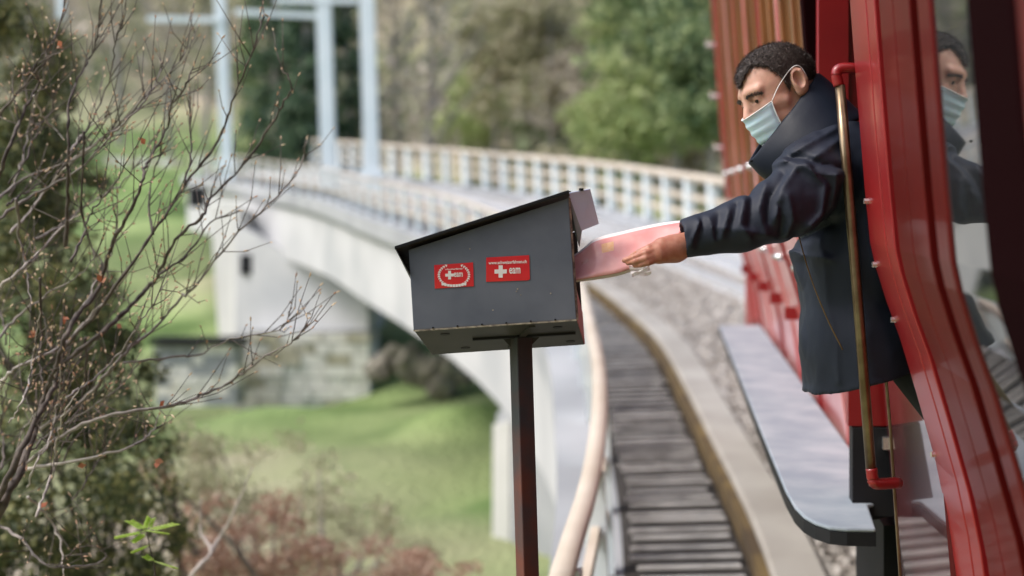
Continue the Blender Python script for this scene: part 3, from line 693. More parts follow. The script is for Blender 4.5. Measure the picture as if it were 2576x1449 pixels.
strip('side_window', -3, 1.195, TOP, .195, M['glass'], -.01, .01)
for d_, h_ in ((3.36,.02),(3.36,.30),(3.37,.62),(3.38,.98),(3.37,.17)):
    v, f = tube([T(d_, h_, -.005), T(d_, h_, .010)], .007, 10); obj('bolt', v, f, M['steel'], co)
# lower door panel inside the doorway, parallel to the side
def CB(px, py): return q(px, py, 3.46)
V_ = [TI(D, h, a) for D, h, a in ((3.38,.34,.625),(4.235,.34,.625),(4.235,1.2,.70),(3.38,1.2,.70))]; V_ += [p+INW*.03 for p in V_]
obj('lower_door_panel', V_, BOXF, mat('glossy_maroon_paint', (.09,.02,.022), .25, (.14,.04,.045), 5, coat=1, coatr=.03, spec=.8), co)
v, f = tube([cw(CB(2206,690)), cw(CB(2240,1080)), cw(CB(2268,1500))], .004, 8); obj('panel_edge_trim', v, f, M['brass'], co)
# doorway partition (beyond the man)
ibox('door_partition', 4.28, 4.34, TOP, .298, .455, 1.5, M['red'], bev=.01)
ibox('door_partition_trim', 4.262, 4.278, TOP, .29, .456, .545, M['red'])
ibox('partition_kick_panel', 4.262, 4.34, .705, .97, .557, 1.5, M['black'])
ibox('partition_lower', 4.27, 4.335, .3, .70, .545, 1.5, M['red'])
ibox('door_latch', 4.235, 4.26, .73, .765, .645, .675, M['steel'])
# handrail beside the door
hr = obj('handrail', *tube([P(2113,215,3.42), P(2130,420,3.42), P(2155,720,3.42), P(2192,1190,3.42)], .0125, 14), M['brass'], co, smooth=True)
for (a, b) in (((2150,172),(2108,180)),):
    v, f = tube(smooth_path([P(2165,172,3.42), P(2125,171,3.42), P(2108,176,3.42), P(2104,190,3.42), P(2110,216,3.42)], 5), .013, 12); obj('handrail_bracket', v, f, M['red'], hr, smooth=True)
v, f = tube(smooth_path([P(2192,1178,3.42), P(2196,1205,3.42), P(2205,1217,3.42), P(2262,1214,3.45)], 5), .014, 12); obj('handrail_bracket', v, f, M['red'], hr, smooth=True)
# far compartments
Ds = [4.36+.98*k for k in range(8)]
for i, D0 in enumerate(Ds[:-1]):
    D1 = Ds[i+1]
    strip('compartment_door', D0+.08, D1-.02, .06, .98, M['redglare'], .0, .04, .006)
    strip('window_post', D0, D0+.075, TOP, .98, (M['redglare'] if i % 2 else M['red']) if i else M['maroon'], .012, .05, .006)  # first post and jamb: the dark gap here is put into their colour
    strip('wood_jamb', D0+.085, D0+.15, TOP, .05, M['wood'] if i else M['redd'], .006, .05, .005)
    strip('wood_jamb', D1-.10, D1-.03, TOP, .05, M['wood'], .006, .05, .005)
    strip('wood_mullion', (D0+D1)/2-.02, (D0+D1)/2+.03, TOP, .05, M['wood'], .002, .04, .005)
    g = strip('window_glass', D0+.155, D1-.105, TOP, .05, mat('amber_window', (.10,.05,.02), .08, (.16,.08,.035), 2, spec=.8) if i == 0 else gm, -.012, .008)
    gm = g.data.materials[0]
    ibox('window_rail', D0+.08, D1-.02, .045, .075, aa(.06)-.012, aa(.06)+.03, M['wood'])
    ibox('side_marker', D0+.45, D0+.49, .545, .605, aa(.57)-.06, aa(.57)+.01, M['red'])
    for hh in (-.14, .29):
        v, f = tube(smooth_path([T(D0+.10,hh,.0), T(D0+.10,hh,.035), T(D0+.22,hh,.035), T(D0+.22,hh,.0)], 3), .016, 8); obj('grab_handle', v, f, M['steel'], co, smooth=True)
for hh in (-.75, -1.15, -.35):
    v, f = tube([T(11.1,hh,0), T(11.1,hh,.07), T(11.1,hh-.04,.07)], .02, 8); obj('lamp_bracket', v, f, M['steel'], co)
strip('corner_post', 11.22-.26, 11.2, TOP, 1.0, M['red'], .014, .06, .01)
strip('skirt', 4.36, 11.2, .985, 1.06, M['black'], -.03, .03)
# running board with rounded near corner
def RB(x, y, D, dz=0): return P(x, y, D)+UPV*dz
hB = .93
def bp_(D, a): return TI(D, hB, a)
outl = [(10.0,.368),(5.2,.370),(4.45,.372),(4.22,.380),(4.10,.395),(4.02,.420),(3.965,.455),(3.945,.50),(3.94,.58),(4.245,.60),(4.30,.67),(10.0,.66)]
tp = np.array([bp_(D, a) for D, a in outl]); nb_ = len(tp)
dn = TI(0, .05, 0)-TI(0, 0, 0)
V_ = np.vstack([tp, tp+dn*.25]); F_ = [tuple(range(nb_)), tuple(range(nb_, 2*nb_))[::-1]]+[(i+nb_, (i+1) % nb_+nb_, (i+1) % nb_, i) for i in range(nb_)]
rbd = obj('running_board', V_, F_, M['boardm'], co, bevel=.006)
V_ = np.vstack([tp+dn*.27, tp+dn*1.0]); obj('board_frame', V_, F_, M['black'], co)
ibox('axle_box', 4.36, 5.0, 1.02, 2.1, .665, 1.0, M['black'])
for D0 in (5.4, 6.8, 8.2, 9.4):
    ibox('board_bracket', D0, D0+.05, .985, 1.2, .64, .9, M['black'])

# ------------------------------------------------------------------ mailbox
V3 = np.array([.031, -.071, .24])
A_, B_, C_, D_ = q(1028,628,3.42), q(1430,498,3.42), q(1450,803,3.42), q(1040,830,3.42)
mb = thing('mailbox','grey metal mailbox with sloping lid and two red stickers on a rusty post','mailbox', P(1330, 2300, 3.55))
def n3(a, b, c): n_ = np.cross(b-a, c-a); return n_/np.linalg.norm(n_)
def plate(name, pts, thick_vec, m, parent=mb, bev=.0015):
    p = cw(np.array(pts)); tv = (cw(np.array([thick_vec]))-CAM)[0]; k = len(p)
    V_ = np.vstack([p, p+tv]); F_ = [tuple(range(k)), tuple(range(k, 2*k))[::-1]]+[(i+k, (i+1) % k+k, (i+1) % k, i) for i in range(k)]
    o = obj(name, V_, F_, m, parent, bevel=bev)
    b2 = bmesh.new(); b2.from_mesh(o.data); bmesh.ops.recalc_face_normals(b2, faces=b2.faces); b2.to_mesh(o.data); b2.free(); return o
vin = V3/np.linalg.norm(V3)*.004
plate('front_panel', [A_, B_, C_, D_], vin, M['boxp'])
plate('back_panel', [A_+V3, B_+V3, C_+V3, D_+V3], -vin, M['boxin'])
upv = (A_-D_)/np.linalg.norm(A_-D_)*.004; rtv = (C_-D_)/np.linalg.norm(C_-D_)*.004
plate('floor_panel', [D_+vin, C_+vin, C_+V3-vin, D_+V3-vin], upv, M['boxin'])
plate('left_end_panel', [D_+vin+upv, A_+vin, A_+V3-vin, D_+V3-vin+upv], rtv, M['boxin'])
# roof sheet with overhang and drip edges
ov = (B_-A_)/np.linalg.norm(B_-A_); up_ = np.array([0, .004, 0])
RA = A_-ov*.032-V3*.06+up_*2.2; RB_ = B_+ov*.002-V3*.06+up_*2.2; RC = RB_+V3*1.14; RD = RA+V3*1.14
plate('roof_sheet', [RA, RB_, RC, RD], up_, M['boxin'])
plate('roof_end_flange', [RA, RD, RD+np.array([.012,-.05,0]), RA+np.array([.033,-.060,.004])], rtv*.5, M['boxin'])
plate('roof_front_edge', [RA+up_*1.05, RB_+up_*1.05, RB_-up_*.9, RA-up_*.9], -vin*.5, M['black'])
# front lip of the opening: red inner, chipped edge
plate('opening_lip', [C_+vin*1.2, C_+V3-vin*1.2, C_+V3*.93+(B_-C_)*.27, C_+vin*1.2+(B_-C_)*.30], rtv*.6, M['boxred'])
plate('chipped_edge', [C_+rtv*.05, B_+rtv*.05, B_+rtv*1.2+vin, C_+rtv*1.2+vin], -rtv*.0+vin*.6, M['chip'], bev=0)
plate('chipped_bottom_edge', [D_-vin*.12, C_-vin*.12, C_-upv*.9-vin*.12, D_-upv*.9-vin*.12], vin*.9, M['chip'], bev=0)
# raised lid of the opening
l0, l1, l2, l3 = q(1429,486,3.43), q(1484,476,3.47), q(1506,564,3.50), q(1463,581,3.46)
lid = plate('lid', [l0, l1, l2, l3], np.array([.001,.002,.003]), M['zinc'])
plate('lid_flange', [l0, l3, q(1457,622,3.47), q(1437,560,3.47)], np.array([.002,0,.003]), mat('pale_lid_shadow', (.34,.37,.46), .6))  # darker copy of the lid colour, the flange's shade painted in
for (x, y) in ((1462,480),(1430,487)):
    c_ = cw(q(x, y, 3.455)); v, f = tube([c_, c_+UPV*.006], .006, 8); obj('hinge', v, f, M['black'], lid)
# holes in the floor panel
fl = lambda u, t: D_+(C_-D_)*u+V3*t
for (u, t) in ((.17,.22),(.87,.24),(.24,.80),(.92,.82)):
    c = fl(u, t); e1 = (C_-D_)/np.linalg.norm(C_-D_)*.012; e2 = V3/np.linalg.norm(V3)*.010; dwn = -upv*.15
    pts = [c+dwn+e1*math.cos(k*.628)+e2*math.sin(k*.628) for k in range(10)]; plate('drain_hole', pts, -upv*.2, M['black'], bev=0)
plate('floor_seam', [fl(.32,.44), fl(.97,.46), fl(.97,.49), fl(.32,.47)], -upv*1.5, M['black'], bev=0)
plate('weld_strap', [fl(.70,.12), fl(.74,.12), fl(.55,.86), fl(.51,.86)], -upv*1.2, M['boxin'], bev=0)
r_ = random.Random(5)
for k in range(6):
    u = .12+.15*k; c = D_+(C_-D_)*u-vin*.2; v, f = tube([cw(c), cw(c+upv*1.0)], .0022, 6); obj('rivet', v, f, M['black'], mb)
# post: square tube turned, rust on one side
pc_ = cw(q(1309,846,3.55)); dwn = cw(q(1326,1449,3.55))-pc_; pb_ = pc_+dwn*2.6; pb_[2] = ground(pb_[0], pb_[1])-.1
e1, e2 = RGT, fwd; an = math.radians(28)
dirs = [(math.cos(an)*e1+math.sin(an)*e2), (-math.sin(an)*e1+math.cos(an)*e2)]; hw = .0215
def sq(c): return [c+dirs[0]*hw*a+dirs[1]*hw*b for a, b in ((-1,-1),(1,-1),(1,1),(-1,1))]
v, f = hexa(sq(pb_)+sq(pc_)); obj('post', v, [tuple(g) for g in f], M['post'], mb, bevel=.003)
obj('rust_stain', *hexa([x+dirs[0]*.0012 for x in [pb_+dirs[0]*hw-dirs[1]*hw*.85, pb_+dirs[0]*hw+dirs[1]*hw*.85, pc_+dirs[0]*hw+dirs[1]*hw*.85, pc_+dirs[0]*hw-dirs[1]*hw*.85]]+[x for x in [pb_+dirs[0]*hw*.9-dirs[1]*hw*.85, pb_+dirs[0]*hw*.9+dirs[1]*hw*.85, pc_+dirs[0]*hw*.9+dirs[1]*hw*.85, pc_+dirs[0]*hw*.9-dirs[1]*hw*.85]]), mat('rust_flank', (.12,.035,.03), .6, (.05,.03,.03), 14, bump=.3, bscale=160, dist=.002, contrast=(.35,.7)), mb)
c_ = cw(fl(.62,.5)); 
for sgn in (-1, 1):
    v, f = hexa([pc_+RGT*sgn*.02+UPV*-.03, pc_+RGT*sgn*.06+UPV*.01, pc_+RGT*sgn*.06+UPV*.014, pc_+RGT*sgn*.02+UPV*.014]+[x+fwd*.004 for x in [pc_+RGT*sgn*.02+UPV*-.03, pc_+RGT*sgn*.06+UPV*.01, pc_+RGT*sgn*.06+UPV*.014, pc_+RGT*sgn*.02+UPV*.014]]); obj('gusset', v, f, M['boxin'], mb)
# stickers: frame on the front panel, x along panel, y up, small offset towards the camera
fn = -V3/np.linalg.norm(V3)
def PF(px, py, off):              # point on the front panel plane seen at px,py
    nrm = np.cross(B_-A_, D_-A_); d = q(px, py, 1.0); t_ = nrm.dot(A_)/nrm.dot(d); return d*t_-np.array([0, 0, off])
def flat(name, pts, off, m, parent, th_=.0004):
    p = np.array([PF(x, y, off) for x, y in pts]); p2 = p+np.array([0, 0, th_]); k = len(p)
    V_ = cw(np.vstack([p, p2])); F_ = [tuple(range(k))[::-1], tuple(range(k, 2*k))]+[(i, (i+1) % k, (i+1) % k+k, i+k) for i in range(k)]
    return obj(name, V_, F_, m, parent)
def text(name, s, cx, cy, wpx, hpx, off, m, parent, rot=-.02):
    cu = bpy.data.curves.new(name, 'FONT'); cu.body = s; cu.align_x = 'CENTER'; cu.align_y = 'CENTER'; cu.size = 1; cu.offset = .018
    to = bpy.data.objects.new(name, cu); COL.objects.link(to); dg = bpy.context.evaluated_depsgraph_get()
    me = bpy.data.meshes.new_from_object(to.evaluated_get(dg)); bpy.data.objects.remove(to)
    vs = np.array([v_.co[:] for v_ in me.vertices]); mn, mx = vs.min(0), vs.max(0)
    fx = [tuple(p_.vertices) for p_ in me.polygons]; out = []
    for x, y, _ in vs:
        u = ((x-mn[0])/(mx[0]-mn[0])-.5)*wpx; v_ = ((y-mn[1])/(mx[1]-mn[1])-.5)*hpx
        out.append(PF(cx+u+rot*v_, cy-v_+rot*u, off))
    return obj(name, cw(np.array(out)), fx, m, parent)
s1 = thing('sticker','smaller red sticker with white laurel wreath and cross, left on the mailbox','sticker', cw(PF(1142,692,.002)), 'stickers on the mailbox')
flat('sticker_sheet', [(1092,667),(1190,660),(1192,720),(1094,726)], .0012, M['stick'], s1)
s2 = thing('sticker','larger red sticker with white cross under a line of text, right on the mailbox','sticker', cw(PF(1278,674,.002)), 'stickers on the mailbox')
flat('sticker_sheet', [(1223,648),(1331,642),(1333,702),(1328,705),(1223,709)], .0012, M['stick'], s2)
def cross(cx, cy, r, w_, par):
    flat('white_cross', [(cx-w_,cy-r),(cx+w_,cy-r),(cx+w_,cy-w_),(cx+r,cy-w_-.3),(cx+r,cy+w_-.3),(cx+w_,cy+w_),(cx+w_,cy+r),(cx-w_,cy+r),(cx-w_,cy+w_),(cx-r,cy+w_+.3),(cx-r,cy-w_+.3),(cx-w_,cy-w_)], .0018, M['white'], par)
cross(1259.5, 683, 15.5, 5.2, s2); text('lettering', 'eam', 1295, 681, 28, 15, .0019, M['white'], s2)
text('lettering', 'www.schweizerfahnen.ch', 1277, 659.5, 96, 8.5, .0019, M['white'], s2, -.04)
cross(1131, 692, 10.8, 3.6, s1); text('lettering', 'eam', 1153, 691, 22, 11, .0019, M['white'], s1)
text('lettering', 'schweizerfahnen', 1142, 676.5, 44, 4, .0019, M['white'], s1, -.04)
for sg in (-1, 1):
    for k in range(11):
        t_ = math.radians(-62+k*11.5); x = 1142+sg*38*math.cos(t_*.95); y = 690+26*math.sin(t_)*-1 if False else 692-27*math.sin(-t_)
        dx, dy = -math.sin(t_)*sg*5.5, math.cos(t_)*5.5
        for s_ in (-1, 1):
            nx_, ny_ = sg*math.cos(t_)*3.0*s_, math.sin(t_)*3.0*s_
            flat('laurel_leaf', [(x-dx*.6,y-dy*.6),(x+nx_,y+ny_),(x-dx*-.5+nx_*1.1,y+dy*.5+ny_*1.1),(x+dx*.2,y+dy*.2)] if s_ > 0 else [(x-dx*.6,y-dy*.6),(x+dx*.2,y+dy*.2),(x+dx*.5+nx_*1.1,y+dy*.5+ny_*1.1),(x+nx_,y+ny_)], .0018, M['white'], s1)
for k in range(9):
    x = 1114+k*7; y = 714+5*math.sin((k+.5)/9*math.pi)
    flat('ribbon', [(x-3.2,y-3.4),(x+3.2,y-3.4+(.4 if k < 4 else -.4)),(x+3.0,y+3.2),(x-3.0,y+3.0)], .0019, M['white'], s1)
for (x, y) in ((1182,626),(1302,727),(1299,733),(1310,742),(1385,738),(1240,780)):
    flat('paint_chip', [(x-2,y-1),(x+1.5,y-2),(x+2,y+1),(x-1,y+2)], .0008, M['chip'], mb)

# ------------------------------------------------------------------ signed-distance modelling for the person
def surfnet(Fv, o, h):
    s = Fv < 0; nx, ny, nz = Fv.shape
    acc = np.zeros((nx-1, ny-1, nz-1, 3), np.float32); cnt = np.zeros((nx-1, ny-1, nz-1), np.float32)
    for ax in range(3):
        sl0 = [slice(None)]*3; sl1 = [slice(None)]*3; sl0[ax] = slice(0, -1); sl1[ax] = slice(1, None)
        f0, f1 = Fv[tuple(sl0)], Fv[tuple(sl1)]; cr = s[tuple(sl0)] != s[tuple(sl1)]
        idx = np.argwhere(cr); t = f0[cr]/(f0[cr]-f1[cr]); p = idx.astype(np.float32); p[:, ax] += t
        oth = [a for a in range(3) if a != ax]
        for da in (0, -1):
            for db in (0, -1):
                c = idx.copy(); c[:, oth[0]] += da; c[:, oth[1]] += db
                ok = (c >= 0).all(1) & (c[:, 0] < nx-1) & (c[:, 1] < ny-1) & (c[:, 2] < nz-1)
                cc_ = c[ok]; np.add.at(acc, tuple(cc_.T), p[ok]); np.add.at(cnt, tuple(cc_.T), 1)
    act = cnt > 0; vid = -np.ones(act.shape, int); vid[act] = np.arange(act.sum())
    V = acc[act]/cnt[act][:, None]; V = V*h+np.array(o); FF = []
    for ax in range(3):
        sl0 = [slice(None)]*3; sl1 = [slice(None)]*3; sl0[ax] = slice(0, -1); sl1[ax] = slice(1, None)
        s0, s1_ = s[tuple(sl0)], s[tuple(sl1)]; idx = np.argwhere(s0 != s1_); b, c = (ax+1) % 3, (ax+2) % 3
        ok = (idx[:, b] > 0) & (idx[:, c] > 0) & (idx[:, b] < Fv.shape[b]-1) & (idx[:, c] < Fv.shape[c]-1); idx = idx[ok]
        def g(db, dc):
            k = idx.copy(); k[:, b] += db; k[:, c] += dc; return vid[tuple(k.T)]
        qd = np.stack([g(-1,-1), g(0,-1), g(0,0), g(-1,0)], 1); inside = s0[tuple(idx.T)]
        qd[~inside] = qd[~inside][:, ::-1]; FF.append(qd)
    return V, np.vstack(FF)
def grid(lo, hi, h):
    ax = [np.arange(lo[k], hi[k], h, dtype=np.float32) for k in range(3)]
    return np.meshgrid(*ax, indexing='ij'), np.array([a[0] for a in ax])
def smin(a, b, k): 
    hh = np.clip(.5+.5*(b-a)/k, 0, 1); return b*(1-hh)+a*hh-k*hh*(1-hh)
def caps(G, a, b, ra, rb, sc=(1,1,1)):
    X, Y, Z = G; a = np.asarray(a, float); b = np.asarray(b, float)
    px, py, pz = (X-a[0])*sc[0], (Y-a[1])*sc[1], (Z-a[2])*sc[2]; d = (b-a)*np.array(sc); dd = max(d@d, 1e-9)
    t = np.clip((px*d[0]+py*d[1]+pz*d[2])/dd, 0, 1)
    return np.sqrt((px-d[0]*t)**2+(py-d[1]*t)**2+(pz-d[2]*t)**2)-(ra+(rb-ra)*t)
def ell(G, c, r):
    X, Y, Z = G; a, b, e = (X-c[0])/r[0], (Y-c[1])/r[1], (Z-c[2])/r[2]; k = np.sqrt(a*a+b*b+e*e)
    return (k-1)*min(r)
def fold2d(G, pts, w_):
    X, Y, Z = G; best = np.full(X.shape[:2], 1e9, np.float32); x, y, zz_ = X[:, :, 0], Y[:, :, 0], 0
    # work in picture angle at depth 3.45
    for (a, b) in zip(pts[:-1], pts[1:]):
        a_, b_ = q(a[0], a[1], 3.45)[:2], q(b[0], b[1], 3.45)[:2]; d = b_-a_; t = np.clip(((x-a_[0])*d[0]+(y-a_[1])*d[1])/(d@d), 0, 1)
        best = np.minimum(best, np.hypot(x-a_[0]-d[0]*t, y-a_[1]-d[1]*t))
    return np.exp(-(best/w_)**1.35)[:, :, None]
pe = thing('person','man in navy rain jacket and pale blue face mask leaning out of the red coach','person', TI(3.75, 1.0, .9))
# --- head (local f,u,l)
Fh = np.array([-.865,-.367,-.342]); Fh /= np.linalg.norm(Fh); Uh = np.array([-.39,.92,0]); Uh -= Fh*(Uh@Fh); Uh /= np.linalg.norm(Uh)
Lh = np.cross(Uh, Fh); Lh = Lh if Lh[2] < 0 else -Lh
HC = q(1957,229,3.62)
def hl(p): p = np.asarray(p, float); return HC+p[..., 0:1]*Fh+p[..., 1:2]*Uh+p[..., 2:3]*Lh
G, o_ = grid((-.13,-.17,-.105), (.135,.14,.105), .0024)
X_, Y_, Z_ = G; Za = np.abs(Z_); GA = (X_, Y_, Za)
hd = ell(G, (-.012,.028,0), (.096,.085,.075))
hd = smin(hd, ell(G, (.035,-.005,0), (.062,.085,.060)), .03)
hd = smin(hd, ell(G, (.030,-.065,0), (.055,.055,.050)), .03)
hd = smin(hd, ell(GA, (.0,-.075,.045), (.045,.02,.016)), .03)
hd = smin(hd, ell(G, (.070,-.105,0), (.022,.018,.024)), .025)
hd = smin(hd, caps(GA, (.094,.022,.012), (.078,.020,.045), .009, .008), .014)     # brow
hd = smin(hd, caps(GA, (.066,-.026,.042), (.030,-.032,.060), .011, .009), .02)    # cheekbone
hd = np.maximum(hd, -ell(GA, (.101,.000,.033), (.018,.0135,.018)))+0               # socket
hd = smin(hd, ell(GA, (.0795,.0,.031), (.0145,.0135,.0145)), .004); hd = np.maximum(hd, -ell(GA, (.096,-.0055,.032), (.0085,.0036,.0125)))
hd = smin(hd, caps(G, (.094,.008,0), (.111,-.034,0), .008, .012), .012)
hd = smin(hd, ell(GA, (.102,-.040,.010), (.012,.008,.008)), .008)
hd = smin(hd, caps(GA, (.094,-.063,0), (.088,-.064,.02), .007, .004), .008); hd = smin(hd, caps(GA, (.092,-.074,0), (.086,-.073,.018), .007, .004), .008)
hd = smin(hd, caps(G, (-.035,-.03,0), (-.055,-.20,0), .058, .062), .03)           # neck
# ears
ear = ell(GA, (-.018,.000,.080), (.023,.036,.011)); ear = np.maximum(ear, -ell(GA, (-.013,.003,.090), (.014,.022,.013)))
ear = smin(ear, caps(GA, (-.026,.022,.086), (-.034,-.004,.086), .0045, .004), .005); ear = smin(ear, ell(GA, (-.008,-.026,.079), (.009,.010,.006)), .006)
ear = smin(ear, caps(GA, (-.004,.0,.078), (-.004,-.012,.08), .005, .005), .006)
hd = smin(hd, ear, .006)
V, Fq = surfnet(hd, o_, .0024)
headV, headF = cw(hl(V)), Fq
# --- left arm with hand (camera frame)
ax_ = lambda x, y, D: q(x, y, D)
def hand(lo, hi, h, ch):
    G, o_ = grid(lo, hi, h); d = None
    for (a, b, ra, rb, k) in ch:
        c = caps(G, a, b, ra, rb); d = c if d is None else smin(d, c, k)
    return surfnet(d, o_, h)
Dh = 3.435
ch = [(ax_(1735,612,3.45), ax_(1700,624,3.44), .030, .027, .01), (ax_(1700,616,3.445), ax_(1664,615,3.425), .022, .016, .02), (ax_(1700,634,3.44), ax_(1658,646,3.415), .024, .017, .02), (ax_(1690,624,3.44), ax_(1655,632,3.42), .022, .018, .02)]
fing = [[(1662,611,3.425),(1632,624,3.412),(1606,636,3.415),(1590,644,3.425)],
        [(1660,625,3.415),(1624,637,3.402),(1594,648,3.405),(1571,655,3.418)],
        [(1657,639,3.412),(1624,650,3.398),(1598,657,3.402),(1580,661,3.415)],
        [(1655,651,3.410),(1631,660,3.398),(1612,665,3.402),(1597,668,3.412)]]
for j, fp in enumerate(fing):
    rr4 = [(.0098,.0090),(.0090,.0080),(.0080,.0064)]
    for i in range(3):
        k = .0015 if i else .006; ch.append((ax_(*fp[i]), ax_(*fp[i+1]), rr4[i][0]*(.92 if j == 3 else 1), rr4[i][1]*(.9 if j == 3 else 1), k))
ch += [(ax_(1704,612,3.465), ax_(1676,600,3.50), .015, .012, .012), (ax_(1676,600,3.50), ax_(1650,600,3.535), .012, .0095, .006), (ax_(1650,600,3.535), ax_(1625,608,3.54), .0095, .008, .004)]
V1, F1 = hand(q(1560,690,3.37)-.004, q(1750,560,3.58)*[1,1,1]+.01, .0017, ch)
# torso + upper arm under the jacket, coarse
Gt, ot = grid((.60,-.62,3.40), (1.05,.40,3.95), .012)
dt = caps(Gt, ax_(2120,430,3.66), ax_(2190,780,3.68), .075, .08, (1,1,.75)); dt = smin(dt, caps(Gt, ax_(2015,300,3.63), ax_(2095,400,3.65), .05, .06), .04)
V2, F2 = surfnet(dt, ot, .012)
bodyV, bodyF = merge([(headV, headF), (cw(V1), F1), (cw(V2), F2)])
body = obj('body', bodyV, bodyF, [M['skin'], M['skinh']], pe, smooth=True)
mi = np.zeros(len(bodyF), np.int32); mi[len(headF):len(headF)+len(F1)] = 1; body.data.polygons.foreach_set('material_index', mi)
# eyes, brows
def sphere(c, r, n1=12, n2=8):
    b2 = bmesh.new(); bmesh.ops.create_uvsphere(b2, u_segments=n1, v_segments=n2, radius=1); v_ = np.array([x.co[:] for x in b2.verts])*r+c; f_ = [[x.index for x in g.verts] for g in b2.faces]; b2.free(); return v_, f_
for sg in (-1, 1):
    v, f = sphere(np.array([.0790,-.001,.0315*sg]), .0125, 20, 14); ey = obj('eye', cw(hl(v)), f, M['eye'], pe, smooth=True)
    v, f = sphere(np.array([.0890,-.0050,.0325*sg]), np.array([.003,.0075,.0078])); obj('iris', cw(hl(v)), f, M['iris'], ey, smooth=True)
    bv_ = []
    for k in range(300):
        u = rng.random(); p = np.array([.1035-.026*u*u, .0105+.004*math.sin(u*3)-.006*u, sg*(.012+.040*u)])+rng.normal(0, .0018, 3)*np.array([.6,1.1,1]); d = np.array([.1,.25,sg*1.0]); d = d/np.linalg.norm(d)*.008
        w_ = np.array([0,.0006,0]); bv_ += [p-w_, p+w_, p+d+w_*.3, p+d-w_*.3]
    quadmesh('eyebrow', cw(hl(np.array(bv_))), 4, M['hair'], pe)
# --- hair
G, o_ = grid((-.13,-.10,-.10), (.12,.145,.10), .0028); X_, Y_, Z_ = G; Za = np.abs(Z_); GA = (X_, Y_, Za)
sk = ell(G, (-.012,.028,0), (.096,.085,.075)); sk = smin(sk, ell(G, (.035,-.005,0), (.062,.085,.060)), .03)
hair = sk-.0042-.0022*np.clip(Y_/.1, 0, 1)-.001*np.clip((X_-.02)/.06, 0, 1)
nz_ = .0012*np.sin(X_*260+Z_*90)*np.sin(Y_*210+Z_*300); hair = hair+nz_*.3
# hairline: keep above a line that drops behind the temple
line = np.interp(X_.ravel(), [-.13,-.05,-.022,.0,.012,.022,.040,.060,.078,.1,.12], [-.075,-.062,.010,.012,-.014,.022,.064,.080,.076,.062,.060]).reshape(X_.shape).astype(np.float32)
line = line-.022*np.clip(1-Za/.03, 0, 1)*(X_ > .06)
line = line+.0035*np.sin(X_*420+Za*300)+.0025*np.sin(Za*510+1)
hair = np.maximum(hair, (line-Y_)*.8); hair = np.maximum(hair, -ell(GA, (-.018,-.004,.083), (.024,.034,.016)))
V, Fq = surfnet(hair, o_, .0028); hr_ = obj('hair', cw(hl(V)), Fq, M['hair'], pe, smooth=True)
hv = V[rng.integers(0, len(V), 26000)]+rng.normal(0, .0012, (26000, 3)); hv = hv[(hv[:, 1] > -.07)]
nrm = (hv-np.array([-.012,.02,0])); nrm /= np.linalg.norm(nrm, axis=1)[:, None]; keepm = sk is not None
dirn = nrm*.45+np.array([.75,-.35,0])*(.4+.6*rng.random((len(hv), 1)))+rng.normal(0, .24, hv.shape); dirn /= np.linalg.norm(dirn, axis=1)[:, None]
ln = .005+.006*rng.random((len(hv), 1)); sd3 = np.cross(dirn, nrm); sd3 /= np.linalg.norm(sd3, axis=1)[:, None]; wq = .0005
fr = (hv[:, 0] > .015) & (hv[:, 1] < .03); ln[fr] *= .6; dirn[fr] = dirn[fr]*.4+np.array([.25,-.55,0])
Q = np.stack([hv-sd3*wq, hv+sd3*wq, hv+dirn*ln+sd3*wq*.2, hv+dirn*ln-sd3*wq*.2], 1).reshape(-1, 3); tag(quadmesh('hair_strands', cw(hl(Q)), 4, M['hairs'], hr_), kind='stuff')
# --- mask
nu, nv = 15, 13; V_, = [[]]
for j in range(nv):
    v_ = j/(nv-1); 
    for i in range(nu):
        u = (i/(nu-1)-.5)*2; zc = u*.065*(1-.14*v_); y = -.036-.076*v_+.014*(u*u)*(1-v_)
        xf = .122+.004*math.sin(v_*3.1)-.022*v_-(abs(u)**1.9)*(.053-.010*v_)+.0022*math.cos(v_*math.pi*7)*(1-abs(u)**4)
        V_.append((xf, y, zc))
F_ = [(j*nu+i, j*nu+i+1, (j+1)*nu+i+1, (j+1)*nu+i) for j in range(nv-1) for i in range(nu-1)]
mk = obj('face_mask', cw(hl(np.array(V_))), F_, M['mask'], pe, smooth=True, solid=.0015)
V_ = np.array(V_); bord = [V_[i] for i in range(nu)]+[V_[(j)*nu+nu-1] for j in range(nv)]
for edge in ([V_[i] for i in range(nu)], [V_[(nv-1)*nu+i] for i in range(nu)], [V_[j*nu] for j in range(nv)], [V_[j*nu+nu-1] for j in range(nv)]):
    v, f = tube(hl(np.array(edge)+np.array([.0008,0,0])), .0014, 6); obj('mask_hem', cw(v), f, M['maskw'], mk, smooth=True)
for sg in (-1, 1):
    a = V_[nu-1 if sg > 0 else 0]; b = V_[nv*nu-1 if sg > 0 else (nv-1)*nu]
    v, f = tube(smooth_path(hl(np.array([a, (.04,.006,.074*sg), (-.005,.034,.083*sg), (-.030,.034,.084*sg), (-.040,.010,.082*sg), (-.036,-.018,.080*sg), (-.01,-.045,.072*sg), b])), 5), .0012, 6); obj('ear_loop', cw(v), f, M['maskw'], mk, smooth=True)
